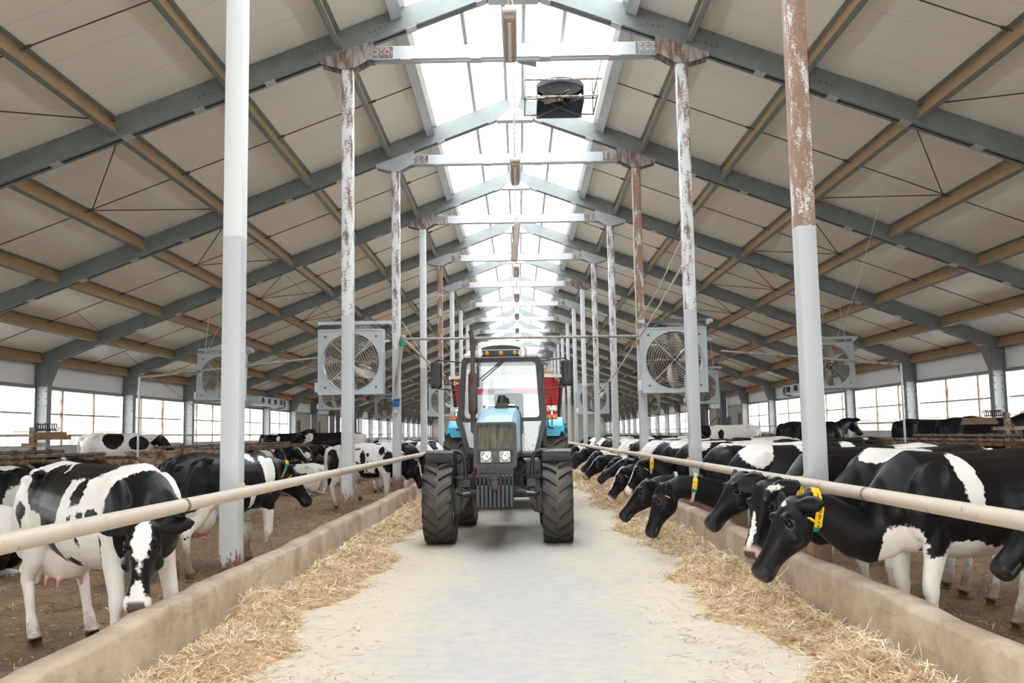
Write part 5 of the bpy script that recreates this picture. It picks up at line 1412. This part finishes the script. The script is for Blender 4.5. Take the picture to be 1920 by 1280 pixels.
cow('all-black-headed cow with collar plate 3, just past the rust-topped column', (3.62, 9.85, .05), 189, (2.20, 9.48, 1.08), (1.90, 9.42, .76),
    [('w', (-.75, 0, 1.36), (.42, .4, .10)), ('w', (0, 0, .52), (.8, .5, .12))], [], voxel=.014, seed=7, collar_=(ST, [('', GT, .06), ('3', YT, .065)], 0.8, -1), at=.84, under=.75, tags=(1,), nose='black')
cow('black cow with a white shoulder patch, muzzle straight down in the straw', (3.46, 11.75, .05), 181, (1.72, 11.6, .86), (1.55, 11.62, .46),
    [('w', (.52, 0, 1.30), (.20, .5, .18)), ('w', (.02, 0, 1.34), (.05, .4, .08)), ('w', (-.55, 0, 1.36), (.10, .4, .08)), ('w', (.6, 0, .66), (.22, .5, .14)), ('w', (0, 0, .5), (.9, .5, .12))],
    [], voxel=.014, seed=11, collar_=(SG, [('', YT, .05), ('', YT, .08), ('', GT, .04)], 0.7, -1), at=.84, under=.75, tags=(1, -1), nose='black', brown=.18)
cow('black cow with a green and yellow collar plate 4 reaching low into the straw', (3.42, 13.2, .05), 178, (1.74, 13.1, .84), (1.43, 13.1, .52),
    [('w', (-.1, 0, 1.40), (.7, .16, .08)), ('w', (.3, .25, 1.2), (.03, .1, .03)), ('w', (0, 0, .5), (.9, .5, .12))],
    [('w', (.10, .07, 0), (.12, .06, .02)), ('w', (.55, -.05, 0), (.03, .04, .04))], voxel=.015, seed=13, collar_=(SG, [('', GT, .07), ('4', YT, .06)], 0.75, -1), at=.84, under=.75, nose='black')
cow('black cow with a full white blaze and pink nose past the second column', (3.5, 16.0, .05), 180, (2.06, 16.0, 1.03), (1.78, 16.0, .62),
    [('w', (.45, 0, 1.36), (.14, .4, .10)), ('w', (-.3, 0, 1.38), (.5, .4, .10)), ('w', (0, 0, .5), (.9, .5, .14))],
    [('w', (.28, .05, 0), (.34, .06, .045)), ('w', (.52, -.06, 0), (.11, .10, .10)), ('w', (.3, -.2, 0), (.25, .05, .08))], voxel=.016, seed=17, collar_=(SG, [('', YT, .05), ('8', YT, .06), ('', YT, .05)], 0.7, -1), at=.86, under=.75, tags=(1,), nose='pink')
cow('cow lowering a white-fronted black face into the straw below its neighbours', (3.45, 17.3, .05), 180, (1.86, 17.2, .86), (1.62, 17.2, .50),
    [('w', (.2, 0, 1.35), (.5, .4, .12)), ('w', (0, 0, .5), (.9, .5, .14))], [('w', (.28, .05, .02), (.36, .06, .05)), ('w', (.54, -.06, 0), (.06, .10, .10))], voxel=.018, seed=19, under=.75, tags=(1, -1), nose='pink')
cow('black-faced cow stretching its head out level over the kerb, grey collar', (3.5, 18.7, .05), 180, (2.14, 18.7, 1.0), (1.66, 18.7, .80),
    [('w', (.3, 0, 1.36), (.3, .4, .12)), ('w', (0, 0, .5), (.9, .5, .14))], [('w', (.12, .07, 0), (.2, .05, .03))], voxel=.018, seed=23, under=.75, collar_=(SG, [], 0, 1), tags=(1,), nose='black')
cow('black cow with a narrow white forehead stripe and white nose tip nosing the straw', (3.45, 22.2, .05), 181, (1.88, 22.2, .95), (1.56, 22.2, .64),
    [('w', (.50, 0, 1.32), (.06, .4, .12)), ('w', (-.6, 0, 1.3), (.3, .4, .2))], [('w', (.2, .05, 0), (.2, .06, .035)), ('w', (.54, -.05, 0), (.05, .08, .08))], voxel=.018, seed=29, under=.75, collar_=(SG, [], 0, 1), nose='pink')
cow('black cow feeding with a small yellow neck tag, just beside the tractor tyre', (3.4, 28.3, .05), 180, (1.90, 28.3, 1.02), (1.62, 28.3, .66),
    [('w', (.25, 0, 1.25), (.16, .4, .2)), ('w', (-.45, 0, 1.25), (.22, .4, .25))], [('w', (.05, .06, 0), (.1, .06, .05))], voxel=.02, seed=31, collar_=(SG, [('', YT, .12)], 1.0, -1), under=.75, nose='black')
FARR = [(20.1, 1.05, .75, 2.05, 1.75), (24.6, 1.1, .8, 2.0, 1.7), (30.0, 1.05, .7, 1.95, 1.65), (31.6, .95, .55, 1.9, 1.6), (34.4, 1.1, .8, 2.0, 1.7), (36, 1.0, .6, 1.95, 1.65), (40, 1.1, .75, 2, 1.7)]
WHATR = ['mostly white cow with black spots standing fourth bay back', 'white-backed cow half hidden behind the fourth column', 'black and white cow far along the row beside the tractor', 'patchy cow far along the row by the fifth column', 'white-rumped cow far along the row by the sixth column', 'dark cow far along the row past the tractor wheel', 'last small cow visible along the feeding row']
for i, (y, pz, mz, px, mx) in enumerate(FARR):
    r = random.Random(100 + i); base = 'w' if i in (0, 1, 4) else 'b'
    bl = [('b' if base == 'w' else 'w', (r.uniform(-.9, .6), r.uniform(-.3, .3), r.uniform(.8, 1.4)), (r.uniform(.08, .3), .4, r.uniform(.08, .25))) for _ in range(6)]
    cow(WHATR[i] + ' on the collared side', (3.45, y, .05), 180 + r.uniform(-4, 4), (px, y, pz - .08), (mx, y, mz - .06), bl, [('w', (.25, .05, 0), (.3, .06, .04))] if i % 2 else [], voxel=.024, seed=40 + i, base=base, under=.75, nose='black')

cow('cow with only its black muzzle in view at the picture edge beside cow 092', (4.88, 6.35, .05), 176, (3.62, 6.55, 1.02), (3.26, 6.62, .62), [('w', (.55, 0, .7), (.3, .5, .2))], [], voxel=.018, seed=33, nose='black')

# left side
cow('white cow with big black patches, its white-blazed face turned to the camera', (-3.42, 7.58, .05), -35, (-2.80, 6.90, .91), (-2.73, 6.62, .50),
    [('b', (-.40, -.3, 1.22), (.20, .35, .22)), ('b', (-.18, -.3, 1.06), (.16, .35, .38)), ('b', (.02, 0, 1.36), (.35, .22, .12)), ('b', (-.22, -.3, .74), (.12, .3, .12)), ('b', (-.66, -.3, 1.02), (.07, .2, .07)), ('b', (-.66, -.3, .94), (.03, .2, .06)),
     ('b', (.14, -.3, 1.22), (.08, .12, .16)), ('b', (.14, -.35, .98), (.05, .2, .08)), ('b', (.26, -.35, 1.0), (.04, .2, .07)), ('b', (.38, -.3, 1.02), (.07, .2, .06)), ('b', (.20, -.35, .86), (.05, .2, .09)), ('b', (.02, -.35, .68), (.09, .25, .05)),
     ('b', (.66, -.10, 1.10), (.20, .3, .22)), ('b', (.78, -.1, .90), (.16, .25, .2)), ('b', (-.98, 0, 1.0), (.10, .2, .3)), ('b', (.45, -.22, .62), (.03, .1, .2)), ('b', (.9, 0, 1.05), (.22, .3, .22))],
    [('w', (.12, .07, 0), (.17, .07, .055)), ('w', (.24, .05, 0), (.12, .06, .022)), ('w', (.47, .0, 0), (.09, .05, .045)), ('w', (.53, -.06, 0), (.065, .10, .12))], voxel=.0125, seed=51, base='w', nose='dark', fore=.06, hind=.22, dirt=.42, udder=.22, tail=.5)
cow('black and white cow seen from behind with a full pink udder', (-3.80, 12.05, .05), 63, (-3.34, 13.35, 1.12), (-3.10, 13.5, .76),
    [('w', (.22, 0, 1.38), (.10, .5, .16)), ('w', (.45, -.25, 1.18), (.12, .2, .25)), ('w', (-.5, 0, .6), (.5, .5, .22)), ('w', (.1, -.3, .8), (.05, .2, .12)), ('w', (.35, 0, .60), (.4, .5, .12)), ('w', (-.1, 0, 1.42), (.12, .2, .06))],
    [], voxel=.014, seed=53, collar_=(ST, [('2', YT, .07), ('', GT, .06)], 2.0, 1), at=.86, tags=(1, -1), nose='black', dirt=.75, tail=.2, udder=.95, ud=1.25)
cow('white cow finely spotted with black, its black head down past the third column', (-3.55, 21.75, .05), -12, (-2.42, 21.6, .95), (-2.25, 21.55, .48),
    [('b', (-.75, -.2, 1.0), (.14, .3, .25)), ('b', (-.40, -.2, 1.2), (.10, .3, .12)), ('b', (-.15, -.2, 1.3), (.16, .3, .05)), ('b', (-.02, -.3, 1.05), (.05, .2, .16)), ('b', (-.18, -.3, .98), (.05, .2, .05)), ('b', (-.28, -.3, 1.05), (.03, .2, .05)), ('b', (.08, -.3, .9), (.03, .2, .12)), ('b', (-.05, -.3, .82), (.04, .2, .06)),
     ('b', (.42, -.2, 1.25), (.08, .3, .12)), ('b', (.62, 0, 1.0), (.18, .4, .3)), ('b', (.2, -.3, .72), (.16, .2, .04)), ('b', (-.5, .1, 1.38), (.1, .3, .05)), ('b', (.9, 0, 1), (.2, .3, .3))] + [('b', (-.45 + .11 * q, -.3, .78 + .09 * ((q * 5) % 7)), (.022 + .006 * (q % 3), .2, .045 + .02 * (q % 2))) for q in range(9)],
    [('w', (.3, .06, -.02), (.3, .05, .03))], voxel=.015, seed=57, base='w', nose='dark', dirt=.5, hind=.1, under=.75)
cow('dark grey-backed cow with its black muzzle lowered just behind the tractor tyre', (-3.5, 24.3, .05), 4, (-2.36, 24.3, 1.02), (-2.12, 24.3, .62),
    [('w', (-.05, 0, 1.3), (.1, .5, .2)), ('w', (.25, -.3, .9), (.1, .3, .3)), ('w', (-.5, -.2, 1.38), (.2, .3, .06))], [], voxel=.018, seed=59, nose='black', brown=.15, under=.75)
LEFTF = [(28.0, -3.5, 'w', 3), (30.0, -3.6, 'b', 6), (31.6, -3.5, 'w', 0), (34.3, -3.5, 'b', 3), (37.5, -3.6, 'w', 5)]
WHATL = ['white black-marked cow beside the front mudguard', 'dark cow beyond the front mudguard', 'pale cow far along behind the mudguard', 'dark cow far along the row by the fifth column', 'last pale cow visible far along the row']
for i, (y, x, base, hd) in enumerate(LEFTF):
    r = random.Random(300 + i)
    bl = [('b' if base == 'w' else 'w', (r.uniform(-.9, .6), r.uniform(-.3, .3), r.uniform(.8, 1.4)), (r.uniform(.08, .3), .4, r.uniform(.08, .25))) for _ in range(7)]
    cow(WHATL[i] + ' on the white-faced side', (x, y, .05), hd, (x + 1.15, y + .1, 1.0), (x + 1.4, y + .1, .62), bl, [('w', (.25, .05, 0), (.3, .06, .04))] if i % 2 else [], voxel=.022, seed=70 + i, base=base, under=.75, nose='black')

# in the stalls and along the windows
BACK = [  # label, root, heading, poll, muzzle (local), body, base, lying
 ('white-rumped cow with black side patches standing by the windows behind the pipe stand', (-11.9, 27.5, .31), 12, (1.2, 0, 1.25), (1.55, 0, .9), [('b', (-.05, -.2, 1.2), (.28, .5, .30)), ('b', (.62, -.2, 1.1), (.28, .5, .20)), ('b', (.1, 0, 1.4), (.12, .3, .08))], 'w', False),
 ('black cow with one white spot standing in the far stalls with its tail out', (-10.9, 43.0, .30), 8, (1.2, .3, 1.5), (1.5, .6, 1.3), [('w', (-.2, -.3, 1.2), (.06, .3, .10)), ('w', (-.6, 0, 1.38), (.25, .3, .06))], 'b', False),
 ('black cow with a white neck and hindquarter standing beyond the far stall loops', (-8.6, 42.0, .30), 186, (1.2, .2, 1.35), (1.55, .3, 1.1), [('w', (-.75, 0, 1.1), (.25, .5, .5)), ('w', (.8, 0, 1.2), (.25, .5, .2))], 'b', False),
 ('pale black-nosed cow lying on the walkway in front of the far dividers', (-6.6, 27.4, .05), 160, (1.15, .1, 1.15), (1.5, .25, .85), [('b', (.2, 0, 1.3), (.3, .4, .12)), ('b', (-.5, 0, 1.0), (.3, .4, .2))], 'w', True),
 ('black cow lying behind the pale lying cow', (-6.5, 33.0, .05), 20, (1.1, .1, 1.35), (1.4, .2, 1.05), [('w', (.3, 0, .9), (.3, .5, .15))], 'b', True),
 ('black cow lying in the nearest stalls under the dividers with a pink-white back', (-8.35, 14.15, .30), 180, (1.15, .0, 1.3), (1.5, .0, 1.05), [('w', (-.3, 0, 1.38), (.35, .3, .10)), ('w', (-.8, 0, .9), (.2, .4, .3))], 'b', True),
 ('white-hipped cow lying half out of the frame beside the white-faced cow', (-7.15, 11.5, .05), 183, (1.15, 0, 1.3), (1.5, 0, 1.0), [('b', (.4, 0, 1.0), (.5, .6, .6)), ('b', (-.5, 0, .75), (.5, .6, .18)), ('b', (-.52, -.25, 1.1), (.14, .2, .05))], 'w', True),
 ('cow with a white face stripe and ear tag lying in a stall behind the dividers', (-9.3, 16.9, .30), 2, (1.0, -.12, 1.42), (1.12, -.45, 1.15), [('w', (-.3, 0, 1.3), (.3, .4, .2))], 'b', True),
 ('brown-soiled cow lying with its back to the stall behind the striped face', (-8.95, 18.3, .30), 180, (1.1, .2, 1.3), (1.4, .3, 1.0), [], 'b', True),
 ('white-headed cow lying among the far dividers', (-8.6, 31.05, .30), 0, (1.1, .0, 1.4), (1.42, .0, 1.1), [('w', (.1, 0, 1.2), (.4, .5, .3)), ('w', (-.7, 0, 1.1), (.15, .5, .3))], 'b', True),
 ('dark cow lying among the far dividers, beyond the white-headed one', (-8.6, 34.95, .30), 0, (1.1, .2, 1.4), (1.4, .35, 1.1), [('w', (.6, 0, 1.0), (.2, .5, .2))], 'b', True),
 ('cow with a pale back standing by the far windows beside the third column', (-9.6, 52, .30), 185, (1.2, 0, 1.3), (1.5, 0, .95), [('b', (.5, 0, 1.2), (.4, .5, .4)), ('b', (-.2, 0, 1.4), (.5, .2, .06))], 'w', False),
 ('pale cow with a black head resting behind the far dividers past the third column', (-6.2, 46, .05), 0, (1.2, 0, 1.3), (1.5, 0, .95), [('b', (.7, 0, 1.1), (.3, .5, .4)), ('b', (-.8, 0, 1.1), (.2, .5, .3))], 'w', False),
 ('black cow with a curved black tail standing behind the rust-topped column', (8.3, 26.45, .30), 8, (1.15, .1, 1.42), (1.5, .3, 1.15), [('w', (-1.0, 0, .5), (.08, .2, .3))], 'b', False),
 ('long black cow lying back to the camera under the windows past the rust-topped column', (11.0, 25.0, .30), 3, (1.20, .1, 1.40), (1.22, -.42, 1.12), [('w', (.35, .2, 1.35), (.35, .2, .08))], 'b', False),
 ('black cow with a yellow neck plate looking away beside the cattle brush', (11.3, 22.9, .30), -6, (1.22, 0, 1.46), (1.62, .15, 1.22), [('w', (.60, .15, 1.40), (.15, .2, .1))], 'b', False),
 ('dusty white-backed cow standing far behind the muzzle-down cow', (8.0, 35.2, .30), 176, (1.2, 0, 1.3), (1.55, 0, 1.0), [('b', (1.0, 0, 1.2), (.25, .5, .3)), ('b', (.45, 0, 1.1), (.12, .5, .2))], 'w', False),
 ('brown-soiled black cow lying low behind the second feeding row', (6.3, 18.6, .05), 165, (1.15, 0, 1.3), (1.5, 0, 1.0), [('w', (-.5, 0, 1.36), (.1, .3, .05))], 'b', False),
 ('white-topped cow in the second row between the second and third columns', (6.0, 23.6, .05), 175, (1.15, 0, 1.1), (1.5, 0, .7), [('b', (.5, 0, 1.1), (.4, .5, .5)), ('b', (-.5, 0, .9), (.3, .5, .2))], 'w', False),
 ('black cow lying far back behind the feeding row near the fourth column', (6.3, 37, .05), 170, (1.15, 0, 1.3), (1.5, 0, 1.0), [('w', (-.2, 0, 1.3), (.2, .4, .1))], 'b', False),
 ('black cow far back near the fifth column', (6.0, 45, .05), 20, (1.15, 0, 1.3), (1.5, 0, 1.0), [('w', (.3, 0, 1.3), (.2, .4, .1))], 'b', False),
 ('black cow farthest back beside the tractor cab', (6.0, 57, .05), 10, (1.15, 0, 1.3), (1.5, 0, 1.0), [], 'b', False),
]
for i, (lab, root, hd, pl, mz, bl, base, ly) in enumerate(BACK):
    face = [('w', (.2, .05, 0), (.3, .06, .05))] if 'stripe' in lab or 'white-headed' in lab else []
    neckplate = (SG, [('', YT, .10)], 2.6, 1) if 'neck plate' in lab else None
    cow(lab, root, hd, pl, mz, bl, face, voxel=.022, seed=120 + i, world=False, base=base, lying=ly, nose='black', brown=.55 if 'brown' in lab else (.12 if i % 3 == 0 else 0), tags=(1, -1) if 'ear tag' in lab or 'brush' in lab else None, collar_=neckplate, tail=1.0 if 'tail' in lab else .2)
